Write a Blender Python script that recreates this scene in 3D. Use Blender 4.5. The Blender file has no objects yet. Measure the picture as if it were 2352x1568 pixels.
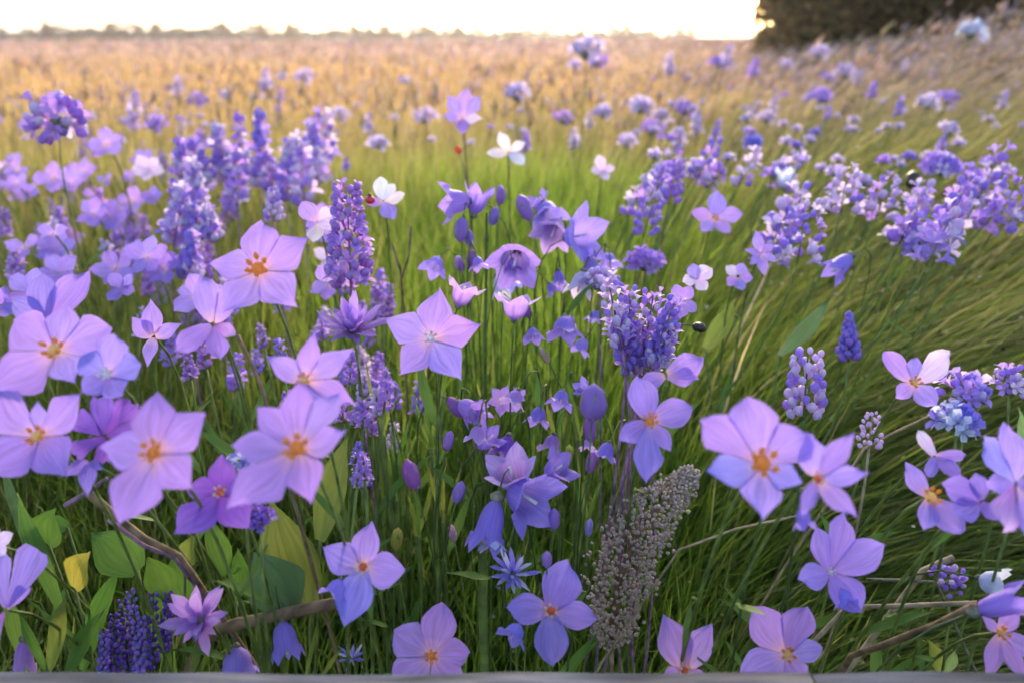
import bpy, math, random
import numpy as np
from mathutils import Vector, Matrix

random.seed(7)
rng = np.random.default_rng(7)
sc = bpy.context.scene
C = sc.collection
R = math.radians

# ------------------------------------------------------------------ camera
W, H, F = 2352.0, 1568.0, 1842.0          # pixel frame used to read positions off the photograph
CAMZ, PITCH = 0.62, R(20.85)
cam_d = bpy.data.cameras.new('camera')
cam_d.sensor_width = 36.0
cam_d.lens = 36.0 * F / W
cam_d.clip_start, cam_d.clip_end = 0.02, 5000
cam_d.dof.use_dof = True
cam_d.dof.focus_distance = 0.63
cam_d.dof.aperture_fstop = 4.6
cam = bpy.data.objects.new('camera', cam_d)
C.objects.link(cam)
cam.location = (0, 0, CAMZ)
cam.rotation_euler = (math.pi / 2 - PITCH, 0, 0)
sc.camera = cam
CAM = Vector((0, 0, CAMZ))
RT = Vector((1, 0, 0))
FW = Vector((0, math.cos(PITCH), -math.sin(PITCH)))
UP = Vector((0, math.sin(PITCH), math.cos(PITCH)))

def P(px, py, d):
    return CAM + (FW + RT * ((px - W / 2) / F) - UP * ((py - H / 2) / F)) * d

def depth_at_z(px, py, z):
    r = FW + RT * ((px - W / 2) / F) - UP * ((py - H / 2) / F)
    return (z - CAMZ) / r.z if r.z < -1e-4 else 60.0

# ------------------------------------------------------------------ world, sun, exposure
SUN_EL, SUN_AZ = R(17), R(12)
world = bpy.data.worlds.new('World')
sc.world = world
world.use_nodes = True
wn = world.node_tree.nodes
bg = wn['Background']
sky = wn.new('ShaderNodeTexSky')
sky.sky_type = 'NISHITA'
sky.sun_disc = False
sky.sun_elevation = SUN_EL
sky.sun_rotation = SUN_AZ
sky.air_density = 1.0
sky.dust_density = 2.5
sky.ozone_density = 1.0
world.node_tree.links.new(sky.outputs[0], bg.inputs[0])
bg.inputs[1].default_value = 0.15
sun_d = bpy.data.lights.new('sun', 'SUN')
sun_d.energy = 1.5
sun_d.angle = R(14)
sun_d.color = (1.0, 0.82, 0.60)
sun = bpy.data.objects.new('sun', sun_d)
C.objects.link(sun)
SD = Vector((math.sin(SUN_AZ) * math.cos(SUN_EL), math.cos(SUN_AZ) * math.cos(SUN_EL), math.sin(SUN_EL)))
sun.rotation_euler = SD.to_track_quat('Z', 'Y').to_euler()
sun.location = (2, 6, 5)
vs = sc.view_settings
vs.view_transform = 'Standard'
vs.look = 'None'
vs.gamma = 1
vs.use_curve_mapping = False
vs.exposure = 1.78
cy = sc.cycles
cy.max_bounces = 4
cy.diffuse_bounces = 2
cy.transmission_bounces = 4
cy.use_adaptive_sampling = True
cy.adaptive_threshold = 0.03
cy.transparent_max_bounces = 8
cy.volume_bounces = 1
cy.caustics_reflective = False
cy.caustics_refractive = False
cy.sample_clamp_indirect = 6
cy.filter_width = 1.6

# ------------------------------------------------------------------ helpers
def tag(o, label=None, cat=None, group=None, kind=None):
    if label: o['label'] = label
    if cat: o['category'] = cat
    if group: o['group'] = group
    if kind: o['kind'] = kind
    return o

def new_obj(name, data, parent=None):
    o = bpy.data.objects.new(name, data)
    C.objects.link(o)
    if parent is not None:
        o.parent = parent
    return o

def thing(name, loc, label, cat, group=None):
    o = new_obj(name, None)
    o.empty_display_size = 0.02
    o.location = loc
    return tag(o, label, cat, group)

def pymesh(name, verts, faces, mat, uv=None, smooth=True):
    me = bpy.data.meshes.new(name)
    me.from_pydata([tuple(v) for v in verts], [], faces)
    if uv is not None:
        ul = me.uv_layers.new(name='UVMap')
        li = np.empty(len(me.loops), dtype=np.int32)
        me.loops.foreach_get('vertex_index', li)
        ul.data.foreach_set('uv', np.asarray(uv, dtype=np.float32)[li].ravel())
    if smooth:
        me.polygons.foreach_set('use_smooth', [True] * len(me.polygons))
    me.materials.append(mat)
    me.update()
    return me

def npmesh(name, co, faces, mat, col=None, smooth=False):
    """co (n,3), faces (m,k) all with k corners, col (n,3) -> vertex colour attribute Col"""
    me = bpy.data.meshes.new(name)
    n, (m, k) = len(co), faces.shape
    me.vertices.add(n)
    me.vertices.foreach_set('co', np.ascontiguousarray(co, dtype=np.float32).ravel())
    me.loops.add(m * k)
    me.loops.foreach_set('vertex_index', np.ascontiguousarray(faces, dtype=np.int32).ravel())
    me.polygons.add(m)
    me.polygons.foreach_set('loop_start', np.arange(0, m * k, k, dtype=np.int32))
    if smooth:
        me.polygons.foreach_set('use_smooth', np.ones(m, dtype=bool))
    if col is not None:
        a = me.color_attributes.new('Col', 'FLOAT_COLOR', 'POINT')
        c4 = np.ones((n, 4), dtype=np.float32)
        c4[:, :3] = col
        a.data.foreach_set('color', c4.ravel())
    me.materials.append(mat)
    me.update()
    me.validate()
    return me

# ------------------------------------------------------------------ materials
def nodes_of(name):
    m = bpy.data.materials.new(name)
    m.use_nodes = True
    nt = m.node_tree
    for n in list(nt.nodes):
        nt.nodes.remove(n)
    out = nt.nodes.new('ShaderNodeOutputMaterial')
    return m, nt, out

def leafy(nt, out, colsock, trans=0.35, rough=0.55, spec=0.3, tint=None):
    p = nt.nodes.new('ShaderNodeBsdfPrincipled')
    p.inputs['Roughness'].default_value = rough
    p.inputs['Specular IOR Level'].default_value = spec
    t = nt.nodes.new('ShaderNodeBsdfTranslucent')
    mx = nt.nodes.new('ShaderNodeMixShader')
    mx.inputs[0].default_value = trans
    nt.links.new(colsock, p.inputs['Base Color'])
    if tint:
        mm = nt.nodes.new('ShaderNodeMix'); mm.data_type = 'RGBA'; mm.blend_type = 'MULTIPLY'
        mm.inputs[0].default_value = 1
        mm.inputs['B'].default_value = (*tint, 1)
        nt.links.new(colsock, mm.inputs['A'])
        nt.links.new(mm.outputs['Result'], t.inputs['Color'])
    else:
        nt.links.new(colsock, t.inputs['Color'])
    nt.links.new(p.outputs[0], mx.inputs[1])
    nt.links.new(t.outputs[0], mx.inputs[2])
    nt.links.new(mx.outputs[0], out.inputs['Surface'])
    return p

def ramp(nt, fac, stops):
    r = nt.nodes.new('ShaderNodeValToRGB')
    e = r.color_ramp.elements
    while len(e) < len(stops):
        e.new(0.5)
    for el, (p, c) in zip(e, stops):
        el.position = p
        el.color = (*c, 1)
    nt.links.new(fac, r.inputs[0])
    return r

def petal_material(name, throat, main, tip, trans=0.45):
    m, nt, out = nodes_of(name)
    uv = nt.nodes.new('ShaderNodeUVMap')
    sep = nt.nodes.new('ShaderNodeSeparateXYZ')
    nt.links.new(uv.outputs[0], sep.inputs[0])
    mid = tuple(0.5 * a + 0.5 * b for a, b in zip(throat, main))
    r = ramp(nt, sep.outputs['Y'], [(0.0, throat), (0.13, mid), (0.30, main), (1.0, tip)])
    # veins running along the petal
    mp = nt.nodes.new('ShaderNodeMapping')
    mp.inputs['Scale'].default_value = (13, 1.4, 1)
    nt.links.new(uv.outputs[0], mp.inputs[0])
    oi = nt.nodes.new('ShaderNodeObjectInfo')
    no = nt.nodes.new('ShaderNodeTexNoise')
    no.noise_dimensions = '4D'
    no.inputs['Scale'].default_value = 1.0
    no.inputs['Detail'].default_value = 3
    nt.links.new(mp.outputs[0], no.inputs['Vector'])
    sw = nt.nodes.new('ShaderNodeMath'); sw.operation = 'MULTIPLY'; sw.inputs[1].default_value = 50
    nt.links.new(oi.outputs['Random'], sw.inputs[0])
    nt.links.new(sw.outputs[0], no.inputs['W'])
    mr = nt.nodes.new('ShaderNodeMapRange')
    mr.inputs['From Min'].default_value = 0.3
    mr.inputs['From Max'].default_value = 0.7
    mr.inputs['To Min'].default_value = 0.76
    mr.inputs['To Max'].default_value = 1.14
    nt.links.new(no.outputs[0], mr.inputs[0])
    hs = nt.nodes.new('ShaderNodeHueSaturation')
    bl = nt.nodes.new('ShaderNodeTexNoise'); bl.noise_dimensions = '4D'
    bl.inputs['Scale'].default_value = 2.6; bl.inputs['Detail'].default_value = 5
    nt.links.new(uv.outputs[0], bl.inputs['Vector']); nt.links.new(sw.outputs[0], bl.inputs['W'])
    blf = nt.nodes.new('ShaderNodeMapRange'); blf.inputs['From Min'].default_value = .42; blf.inputs['From Max'].default_value = .75; blf.inputs['To Max'].default_value = .45
    nt.links.new(bl.outputs[0], blf.inputs[0])
    bm = nt.nodes.new('ShaderNodeMix'); bm.data_type = 'RGBA'
    bm.inputs['B'].default_value = tuple(min(1, c * k) for c, k in zip(main, (.82, .80, 1.02))) + (1,)
    nt.links.new(blf.outputs[0], bm.inputs[0]); nt.links.new(r.outputs[0], bm.inputs['A'])
    nt.links.new(bm.outputs['Result'], hs.inputs['Color'])
    nt.links.new(mr.outputs[0], hs.inputs['Value'])
    hr = nt.nodes.new('ShaderNodeMapRange')
    hr.inputs['To Min'].default_value = 0.485
    hr.inputs['To Max'].default_value = 0.515
    nt.links.new(oi.outputs['Random'], hr.inputs[0])
    nt.links.new(hr.outputs[0], hs.inputs['Hue'])
    p = leafy(nt, out, hs.outputs[0], trans, 0.5, 0.25)
    b = nt.nodes.new('ShaderNodeBump')
    b.inputs['Strength'].default_value = 0.25
    b.inputs['Distance'].default_value = 0.001
    nt.links.new(no.outputs[0], b.inputs['Height'])
    nt.links.new(b.outputs[0], p.inputs['Normal'])
    return m

PET = {
    'lilac':  petal_material('petal_lilac', (.84, .50, .66), (.49, .31, .85), (.46, .29, .89)),
    'pink':   petal_material('petal_pink_lilac', (.92, .52, .56), (.54, .32, .84), (.48, .28, .87)),
    'violet': petal_material('petal_violet', (.42, .24, .68), (.36, .23, .76), (.40, .27, .83)),
    'deep':   petal_material('petal_deep_violet', (.22, .07, .45), (.22, .09, .55), (.30, .15, .66)),
    'blue':   petal_material('petal_blue_violet', (.55, .42, .84), (.36, .28, .86), (.36, .28, .90)),
    'magenta':petal_material('petal_magenta', (.42, .15, .52), (.48, .24, .70), (.62, .40, .82)),
    'white':  petal_material('petal_pink_white', (.90, .66, .62), (.84, .70, .78), (.80, .74, .86)),
    'pale':   petal_material('petal_pale', (.66, .46, .78), (.70, .54, .86), (.80, .68, .90)),
    'sky':    petal_material('petal_pale_blue', (.55, .56, .88), (.60, .62, .90), (.76, .78, .92)),
}

def plain(name, col, var=0.15, trans=0.25, rough=0.6, scale=60, spec=0.3):
    m, nt, out = nodes_of(name)
    tc = nt.nodes.new('ShaderNodeTexCoord')
    no = nt.nodes.new('ShaderNodeTexNoise')
    no.inputs['Scale'].default_value = scale
    no.inputs['Detail'].default_value = 4
    nt.links.new(tc.outputs['Object'], no.inputs['Vector'])
    lo = tuple(c * (1 - 1.6 * var) for c in col)
    hi = tuple(min(1, c * (1 + 1.6 * var)) for c in col)
    r = ramp(nt, no.outputs[0], [(0.3, lo), (0.7, hi)])
    leafy(nt, out, r.outputs[0], trans, rough, spec)
    return m

MAT = {
    'stem':   plain('stem_green', (.17, .23, .06), .3, .25),
    'dstem':  plain('stem_dark_green', (.085, .14, .04), .3, .2),
    'bstem':  plain('stem_brown', (.20, .13, .075), .35, .05, .7, 90),
    'straw':  plain('dry_straw', (.40, .31, .20), .25, .2, .7, 120),
    'mauve':  plain('stem_mauve', (.26, .14, .22), .35, .05, .6, 120),
    'leaf': petal_material('leaf_blade', (0.105, 0.2, 0.035), (0.13, 0.24, 0.04), (0.1, 0.2, 0.03), .4),
    'leaf2': petal_material('leaf2_blade', (0.24, 0.3, 0.07), (0.23, 0.29, 0.055), (0.2, 0.24, 0.04), .4),
    'leaf3': petal_material('leaf3_blade', (0.24, 0.34, 0.15), (0.19, 0.3, 0.11), (0.17, 0.27, 0.1), .4),
    'yleaf': petal_material('yleaf_blade', (0.5, 0.45, 0.08), (0.5, 0.42, 0.06), (0.4, 0.36, 0.05), .4),
    'calyx':  plain('calyx_grey_green', (.20, .19, .13), .35, .15, .6, 200),
    'sepal':  plain('sepal_mauve_green', (.30, .22, .30), .3, .2, .6, 200),
    'orange': plain('centre_orange', (1.0, .50, .14), .06, .6, .5, 400),
    'yellow': plain('centre_yellow', (1.0, .76, .34), .06, .6, .5, 400),
    'red':    plain('centre_red', (.85, .2, .1), .12, .5, .5, 400),
    'white':  plain('stamen_white', (.85, .78, .80), .1, .3, .5, 400),
    'tan':    plain('seed_tan', (.46, .36, .31), .42, .15, .8, 8),
    'tan2':   plain('seed_tan_mass', (.46, .36, .31), .42, .15, .8, 420),
    'dark':   plain('dark_pod', (.03, .02, .015), .3, .0, .4, 150, .5),
    'redbug': plain('red_shell', (.55, .02, .04), .1, .0, .25, 50, .5),
}

def vcol_material(name, trans=0.35, rough=0.6, spec=0.2):
    m, nt, out = nodes_of(name)
    a = nt.nodes.new('ShaderNodeAttribute')
    a.attribute_name = 'Col'
    leafy(nt, out, a.outputs['Color'], trans, rough, spec)
    return m
GRASS = vcol_material('grass_blades', .55, .5, .35)
SEEDM = vcol_material('grass_seeds', .45, .8, .1)
CROWN = vcol_material('tree_leaves', .35, .6, .2)

def bark_material():
    m, nt, out = nodes_of('bark')
    tc = nt.nodes.new('ShaderNodeTexCoord')
    mp = nt.nodes.new('ShaderNodeMapping'); mp.inputs['Scale'].default_value = (8, 8, 1.5)
    nt.links.new(tc.outputs['Object'], mp.inputs[0])
    no = nt.nodes.new('ShaderNodeTexNoise'); no.inputs['Scale'].default_value = 3; no.inputs['Detail'].default_value = 6
    nt.links.new(mp.outputs[0], no.inputs['Vector'])
    r = ramp(nt, no.outputs[0], [(.3, (.05, .035, .025)), (.7, (.16, .12, .085))])
    p = nt.nodes.new('ShaderNodeBsdfPrincipled'); p.inputs['Roughness'].default_value = .9
    nt.links.new(r.outputs[0], p.inputs['Base Color'])
    nt.links.new(p.outputs[0], out.inputs['Surface'])
    return m
BARK = bark_material()

def wood_material(name, a, b, seed):
    m, nt, out = nodes_of(name)
    tc = nt.nodes.new('ShaderNodeTexCoord')
    mp = nt.nodes.new('ShaderNodeMapping')
    mp.inputs['Scale'].default_value = (7, 60, 60)
    mp.inputs['Location'].default_value = (seed, 0, 0)
    nt.links.new(tc.outputs['Object'], mp.inputs[0])
    no = nt.nodes.new('ShaderNodeTexNoise'); no.inputs['Scale'].default_value = 2; no.inputs['Detail'].default_value = 7
    nt.links.new(mp.outputs[0], no.inputs['Vector'])
    r = ramp(nt, no.outputs[0], [(.28, a), (.72, b)])
    p = nt.nodes.new('ShaderNodeBsdfPrincipled'); p.inputs['Roughness'].default_value = .85
    nt.links.new(r.outputs[0], p.inputs['Base Color'])
    bu = nt.nodes.new('ShaderNodeBump'); bu.inputs['Strength'].default_value = .5; bu.inputs['Distance'].default_value = .004
    nt.links.new(no.outputs[0], bu.inputs['Height'])
    nt.links.new(bu.outputs[0], p.inputs['Normal'])
    nt.links.new(p.outputs[0], out.inputs['Surface'])
    return m

# ------------------------------------------------------------------ terrain
def sstep(a, b, x):
    t = np.clip((x - a) / (b - a), 0, 1)
    return t * t * (3 - 2 * t)

def ground_z(x, y):
    x = np.asarray(x, float); y = np.asarray(y, float)
    bank = 0.15 * sstep(0.6, 4.5, x) * sstep(1.6, 6.0, y) * (1 - sstep(40, 90, y))
    roll = 0.02 * np.sin(x * 1.7 + 0.6) * np.cos(y * 1.3) * sstep(0.8, 3, y)
    return bank + roll * (1 - sstep(15, 40, y))

def gz(x, y):
    return float(ground_z(x, y))

def ground_material():
    m, nt, out = nodes_of('ground_soil_and_turf')
    g = nt.nodes.new('ShaderNodeNewGeometry')
    no = nt.nodes.new('ShaderNodeTexNoise'); no.inputs['Scale'].default_value = 14; no.inputs['Detail'].default_value = 8
    nt.links.new(g.outputs['Position'], no.inputs['Vector'])
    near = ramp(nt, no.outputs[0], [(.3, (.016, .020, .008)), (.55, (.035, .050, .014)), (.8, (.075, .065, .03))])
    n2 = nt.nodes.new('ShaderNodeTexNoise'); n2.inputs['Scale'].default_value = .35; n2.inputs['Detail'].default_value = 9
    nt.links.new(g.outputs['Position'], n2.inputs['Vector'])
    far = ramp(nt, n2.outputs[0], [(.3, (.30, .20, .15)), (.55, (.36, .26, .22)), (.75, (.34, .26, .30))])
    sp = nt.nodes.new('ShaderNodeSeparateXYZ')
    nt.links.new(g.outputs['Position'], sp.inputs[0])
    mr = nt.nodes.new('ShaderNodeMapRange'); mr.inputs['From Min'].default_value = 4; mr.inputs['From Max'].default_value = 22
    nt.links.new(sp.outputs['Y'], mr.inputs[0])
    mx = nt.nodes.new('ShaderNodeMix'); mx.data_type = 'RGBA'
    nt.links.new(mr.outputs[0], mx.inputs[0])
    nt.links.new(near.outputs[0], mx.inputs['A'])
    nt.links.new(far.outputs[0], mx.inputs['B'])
    p = nt.nodes.new('ShaderNodeBsdfPrincipled'); p.inputs['Roughness'].default_value = .95
    p.inputs['Specular IOR Level'].default_value = .1
    nt.links.new(mx.outputs['Result'], p.inputs['Base Color'])
    bu = nt.nodes.new('ShaderNodeBump'); bu.inputs['Distance'].default_value = .02
    nt.links.new(no.outputs[0], bu.inputs['Height'])
    nt.links.new(bu.outputs[0], p.inputs['Normal'])
    nt.links.new(p.outputs[0], out.inputs['Surface'])
    return m

def grid_axis(lim, n, k):
    t = np.linspace(-1, 1, n)
    return np.sign(t) * lim * (np.exp(k * np.abs(t)) - 1) / (math.exp(k) - 1)
gx = grid_axis(1000, 121, 7.5)
gy = grid_axis(1000, 121, 7.5) + 2.0
XX, YY = np.meshgrid(gx, gy)
co = np.stack([XX, YY, ground_z(XX, YY)], -1).reshape(-1, 3)
ii = np.arange(120)[:, None] * 121 + np.arange(120)[None, :]
fc = np.stack([ii, ii + 1, ii + 122, ii + 121], -1).reshape(-1, 4)
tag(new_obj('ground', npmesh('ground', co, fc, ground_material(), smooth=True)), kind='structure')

# ------------------------------------------------------------------ grass
def blades(x, y, h, w, lx, ly, base, tip, segs, az=None):
    """curved tapering blades; all inputs are arrays of n"""
    n = len(x)
    z = ground_z(x, y) - 0.004
    if az is None:
        az = rng.uniform(-1.1, 1.1, n)
    sx, sy = np.cos(az), np.sin(az)
    s = np.linspace(0, 1, segs + 1)
    wid = np.clip(np.array([0.75, 1.0, 0.85, 0.55, 0.0])[np.round(s * 4).astype(int)], 0, 1)
    L = np.stack([x[:, None] + lx[:, None] * h[:, None] * s ** 1.8,
                  y[:, None] + ly[:, None] * h[:, None] * s ** 1.8,
                  z[:, None] + h[:, None] * (s - 0.30 * np.clip(np.hypot(lx, ly), 0, 1.6)[:, None] * s ** 2.2)], -1)
    off = np.stack([sx[:, None] * wid * w[:, None] / 2, sy[:, None] * wid * w[:, None] / 2, np.zeros((n, segs + 1))], -1)
    A, B = L - off, L[:, :-1] + off[:, :-1]
    co = np.concatenate([A, B], 1)                 # (n, 2*segs+1, 3)
    k = 2 * segs + 1
    f = []
    for i in range(segs - 1):
        f.append([i, segs + 1 + i, segs + 2 + i, i + 1])
    f.append([segs - 1, 2 * segs, segs, segs])
    f = np.array(f)
    tri = []
    for a, b, c, d in f:
        tri.append([a, b, c])
        if c != d:
            tri.append([a, c, d])
    tri = np.array(tri)
    faces = (np.arange(n)[:, None, None] * k + tri[None]).reshape(-1, 3)
    ss = np.concatenate([s, s[:-1]])
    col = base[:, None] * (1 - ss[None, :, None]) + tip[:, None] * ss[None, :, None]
    return co.reshape(-1, 3), faces, col.reshape(-1, 3)

def merge(parts):
    cs, fs, ks, o = [], [], [], 0
    for c, f, k in parts:
        cs.append(c); fs.append(f + o); ks.append(k); o += len(c)
    return np.concatenate(cs), np.concatenate(fs), np.concatenate(ks)

def pick(n, pal, wts, jit=0.42):
    pal = np.array(pal)
    i = rng.choice(len(pal), n, p=np.array(wts) / sum(wts))
    return pal[i] * rng.uniform(1 - jit, 1 + jit, (n, 1)) * rng.uniform(.95, 1.05, (n, 3))

def lean_field(x, y):
    r = sstep(0.02, 0.45, x - 0.10 * y)
    return 0.10 + 1.15 * r, -0.05 - 0.15 * r

def patch(x, y, f):
    return .5 + .5 * np.sin(x * f + 1.3 * np.sin(y * f * .7)) * np.cos(y * f * .9 + 2 * np.sin(x * f * .4))

GREENS = [(.18, .25, .03), (.24, .31, .04), (.11, .18, .024), (.32, .33, .07), (.36, .31, .12)]
OLIVES = [(.32, .28, .08), (.42, .34, .13), (.22, .24, .05), (.54, .42, .21), (.15, .19, .035)]
GOLDS = [(.58, .36, .13), (.52, .33, .13), (.64, .43, .20), (.42, .31, .11), (.58, .38, .22)]
PINKS = [(.54, .36, .28), (.48, .34, .36), (.42, .33, .44), (.52, .34, .24)]

def height_field(x, y):
    h = 0.12 + 0.17 * sstep(.5, 1.1, y) + 0.07 * sstep(1.1, 2.2, y)
    right = sstep(.15, .6, x - .1 * y)
    h = h * (1 + .62 * right * sstep(.62, 1.0, y) * (1 - sstep(3, 6, y)))
    return h + .09 * sstep(.3, 2.4, x - .22 * y) * sstep(2.2, 4.5, y) * (1 - sstep(12, 25, y))

def sample(n, y0, y1, pw):
    u = rng.uniform(0, 1, n)
    y = (y0 ** pw + u * (y1 ** pw - y0 ** pw)) ** (1 / pw)
    x = rng.uniform(-1, 1, n) * (.66 * y + .55 + .02 * y)
    return x, y

def mixcol(a, b, t):
    return a * (1 - t[:, None]) + b * t[:, None]

def grass_band(n, y0, y1, pw, segs, w0, w1):
    x, y = sample(n, y0, y1, pw)
    h = height_field(x, y) * rng.uniform(.55, 1.15, n)
    lx, ly = lean_field(x, y)
    lx = lx * rng.uniform(.5, 1.25, n) + rng.normal(0, .22, n)
    ly = ly + rng.normal(0, .22, n)
    w = w0 * rng.uniform(.6, 1.4, n) * np.maximum(1, y / w1)
    g = pick(n, GREENS, [4, 4, 3, 2, 1.2])
    o = pick(n, OLIVES, [3, 3, 3, 2, 2])
    d = pick(n, GOLDS, [3, 3, 3, 1.5, 2])
    k = pick(n, PINKS, [3, 3, 2, 2])
    pt = patch(x, y, 1.9)
    xr = x / (.64 * y + .1)
    cen = np.exp(-((xr - .02) / .30) ** 2)
    t1 = sstep(1.0, 2.5, y - .6 * cen + .75 * np.clip(xr - .1, 0, 1) + .5 * (pt - .5) + rng.normal(0, .25, n) + .25 * np.abs(xr))
    y_gold = 2.4 + 1.6 * np.clip(xr, 0, 1) + .7 * cen
    t2 = sstep(0, 1, (y + rng.normal(0, .8, n) - y_gold + .6) / 2.6)
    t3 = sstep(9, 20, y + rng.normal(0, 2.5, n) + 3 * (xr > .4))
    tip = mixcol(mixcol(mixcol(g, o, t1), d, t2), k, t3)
    fresh = (cen * (1 - sstep(1.6, 3.0, y)))[:, None]
    tip = tip * (1 + fresh * np.array([.10, .28, .0]))
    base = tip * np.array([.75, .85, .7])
    return blades(x, y, h, w, lx, ly, base, tip, segs)

# near, finely made blades (centre thin and upright, right side swept over)
def straws(n, y0, y1):
    x, y = sample(n, y0, y1, 1.2)
    k = rng.uniform(0, 1, n) < (.08 + .8 * sstep(0, .5, x / (.64 * y + .1)))
    x, y = x[k], y[k]; n = len(x)
    h = height_field(x, y) * rng.uniform(.8, 1.25, n)
    lx, ly = lean_field(x, y)
    col = pick(n, [(.62, .48, .28), (.52, .42, .20), (.60, .42, .30), (.45, .38, .14)], [2, 2, 1, 2])
    return blades(x, y, h, .0032 * rng.uniform(.6, 1.5, n), lx * rng.uniform(.7, 1.2, n) + rng.normal(0, .1, n), ly + rng.normal(0, .15, n), col * .8, col, 4)
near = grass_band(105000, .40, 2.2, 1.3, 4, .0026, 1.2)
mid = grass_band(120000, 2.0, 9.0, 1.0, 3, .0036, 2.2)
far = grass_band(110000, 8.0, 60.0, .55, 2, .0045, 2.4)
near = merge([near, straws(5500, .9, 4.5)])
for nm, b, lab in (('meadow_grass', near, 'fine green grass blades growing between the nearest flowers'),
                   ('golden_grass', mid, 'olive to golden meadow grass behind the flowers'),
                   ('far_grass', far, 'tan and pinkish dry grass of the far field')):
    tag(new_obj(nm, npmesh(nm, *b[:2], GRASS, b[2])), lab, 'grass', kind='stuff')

# seed heads of the dry grasses: slender tapering grains on blades
def seeds(n, y0, y1, pw, size, right_bias, tall=1.0):
    x, y = sample(n, y0, y1, pw)
    xr = x / (.64 * y + .3)
    keep = rng.uniform(0, 1, n) < (.28 + right_bias * sstep(.1, .7, xr))
    x, y = x[keep], y[keep]; n = len(x); xr = xr[keep]
    h = height_field(x, y) * rng.uniform(.9, 1.35, n) * (1 + (tall - 1) * sstep(.3, .8, xr))
    lx, ly = lean_field(x, y)
    lx = lx * rng.uniform(.35, .8, n) + rng.normal(0, .1, n); ly = ly + rng.normal(0, .1, n)
    s = .92
    c = np.stack([x + lx * h * s ** 1.8, y + ly * h * s ** 1.8,
                  ground_z(x, y) + h * (s - .30 * np.clip(np.hypot(lx, ly), 0, 1.6) * s ** 2.2)], -1)
    ax = np.stack([lx * 1.2, ly * 1.2, np.ones(n) * .8], -1); ax /= np.linalg.norm(ax, axis=1)[:, None]
    l = size * rng.uniform(.6, 1.5, n) * np.maximum(1, y / 5); r = l * rng.uniform(.16, .30, n)
    e1 = np.cross(ax, [0, 1, 0.0]); e1 /= np.linalg.norm(e1, axis=1)[:, None]; e2 = np.cross(ax, e1)
    ring = [c - ax * l[:, None]] + [c - ax * (l * .2)[:, None] + (e1 * math.cos(a) + e2 * math.sin(a)) * r[:, None] for a in (0, 1.57, 3.14, 4.71)] + [c + ax * l[:, None]]
    co = np.stack(ring, 1)
    t = np.array([[0, 2, 1], [0, 3, 2], [0, 4, 3], [0, 1, 4], [5, 1, 2], [5, 2, 3], [5, 3, 4], [5, 4, 1]])
    f = (np.arange(n)[:, None, None] * 6 + t[None]).reshape(-1, 3)
    col = pick(n, [(.72, .50, .36), (.74, .58, .50), (.60, .46, .54), (.66, .50, .30)], [3, 3, 2, 2])
    cold = pick(n, [(.28, .24, .09), (.36, .29, .14), (.30, .22, .20)], [2, 2, 1])
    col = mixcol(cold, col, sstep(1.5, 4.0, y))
    # the stalks that carry them
    st = blades(x, y, h, np.full(n, .0014) * np.maximum(1, y / 3), lx, ly, col * .75, col * .9, 2)
    return merge([(co.reshape(-1, 3), f, np.repeat(col, 6, 0)), st])
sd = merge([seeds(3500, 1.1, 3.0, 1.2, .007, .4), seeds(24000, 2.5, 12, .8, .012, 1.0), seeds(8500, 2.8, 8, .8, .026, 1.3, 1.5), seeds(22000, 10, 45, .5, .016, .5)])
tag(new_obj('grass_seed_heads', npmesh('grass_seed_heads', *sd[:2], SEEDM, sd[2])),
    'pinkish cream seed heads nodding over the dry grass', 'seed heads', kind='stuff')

# low leafy ground cover between the stems
def leaflets(n, top=False):
    x, y = sample(n, .40, 3.4 if top else 3.0, 1.5)
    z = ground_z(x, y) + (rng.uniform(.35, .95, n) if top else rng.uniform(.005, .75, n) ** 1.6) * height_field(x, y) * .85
    L = rng.uniform(.004, .009, n) if top else rng.uniform(.005, .014, n)
    d = rng.normal(size=(n, 3)); d[:, 2] = np.abs(d[:, 2]) * .6; d /= np.linalg.norm(d, axis=1)[:, None]
    s = np.cross(d, rng.normal(size=(n, 3))); s /= np.linalg.norm(s, axis=1)[:, None]
    c = np.stack([x, y, z], -1)
    nn = np.cross(d, s)
    L = L[:, None]
    co = np.stack([c, c + d * L * .5 + s * L * .32 + nn * L * .08, c + d * L, c + d * L * .5 - s * L * .32 + nn * L * .08], 1)
    f = (np.arange(n)[:, None, None] * 4 + np.array([[0, 1, 2], [0, 2, 3]])[None]).reshape(-1, 3)
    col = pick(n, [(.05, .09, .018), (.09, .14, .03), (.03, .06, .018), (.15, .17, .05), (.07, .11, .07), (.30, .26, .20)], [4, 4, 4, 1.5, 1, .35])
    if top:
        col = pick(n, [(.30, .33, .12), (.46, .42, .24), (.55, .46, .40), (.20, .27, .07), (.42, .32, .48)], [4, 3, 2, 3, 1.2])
    return co.reshape(-1, 3), f, np.repeat(col, 4, 0)
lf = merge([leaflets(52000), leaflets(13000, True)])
tag(new_obj('ground_cover', npmesh('ground_cover', *lf[:2], GRASS, lf[2])), 'small dark green leaves covering the soil under the grass', 'ground cover', kind='stuff')

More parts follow.
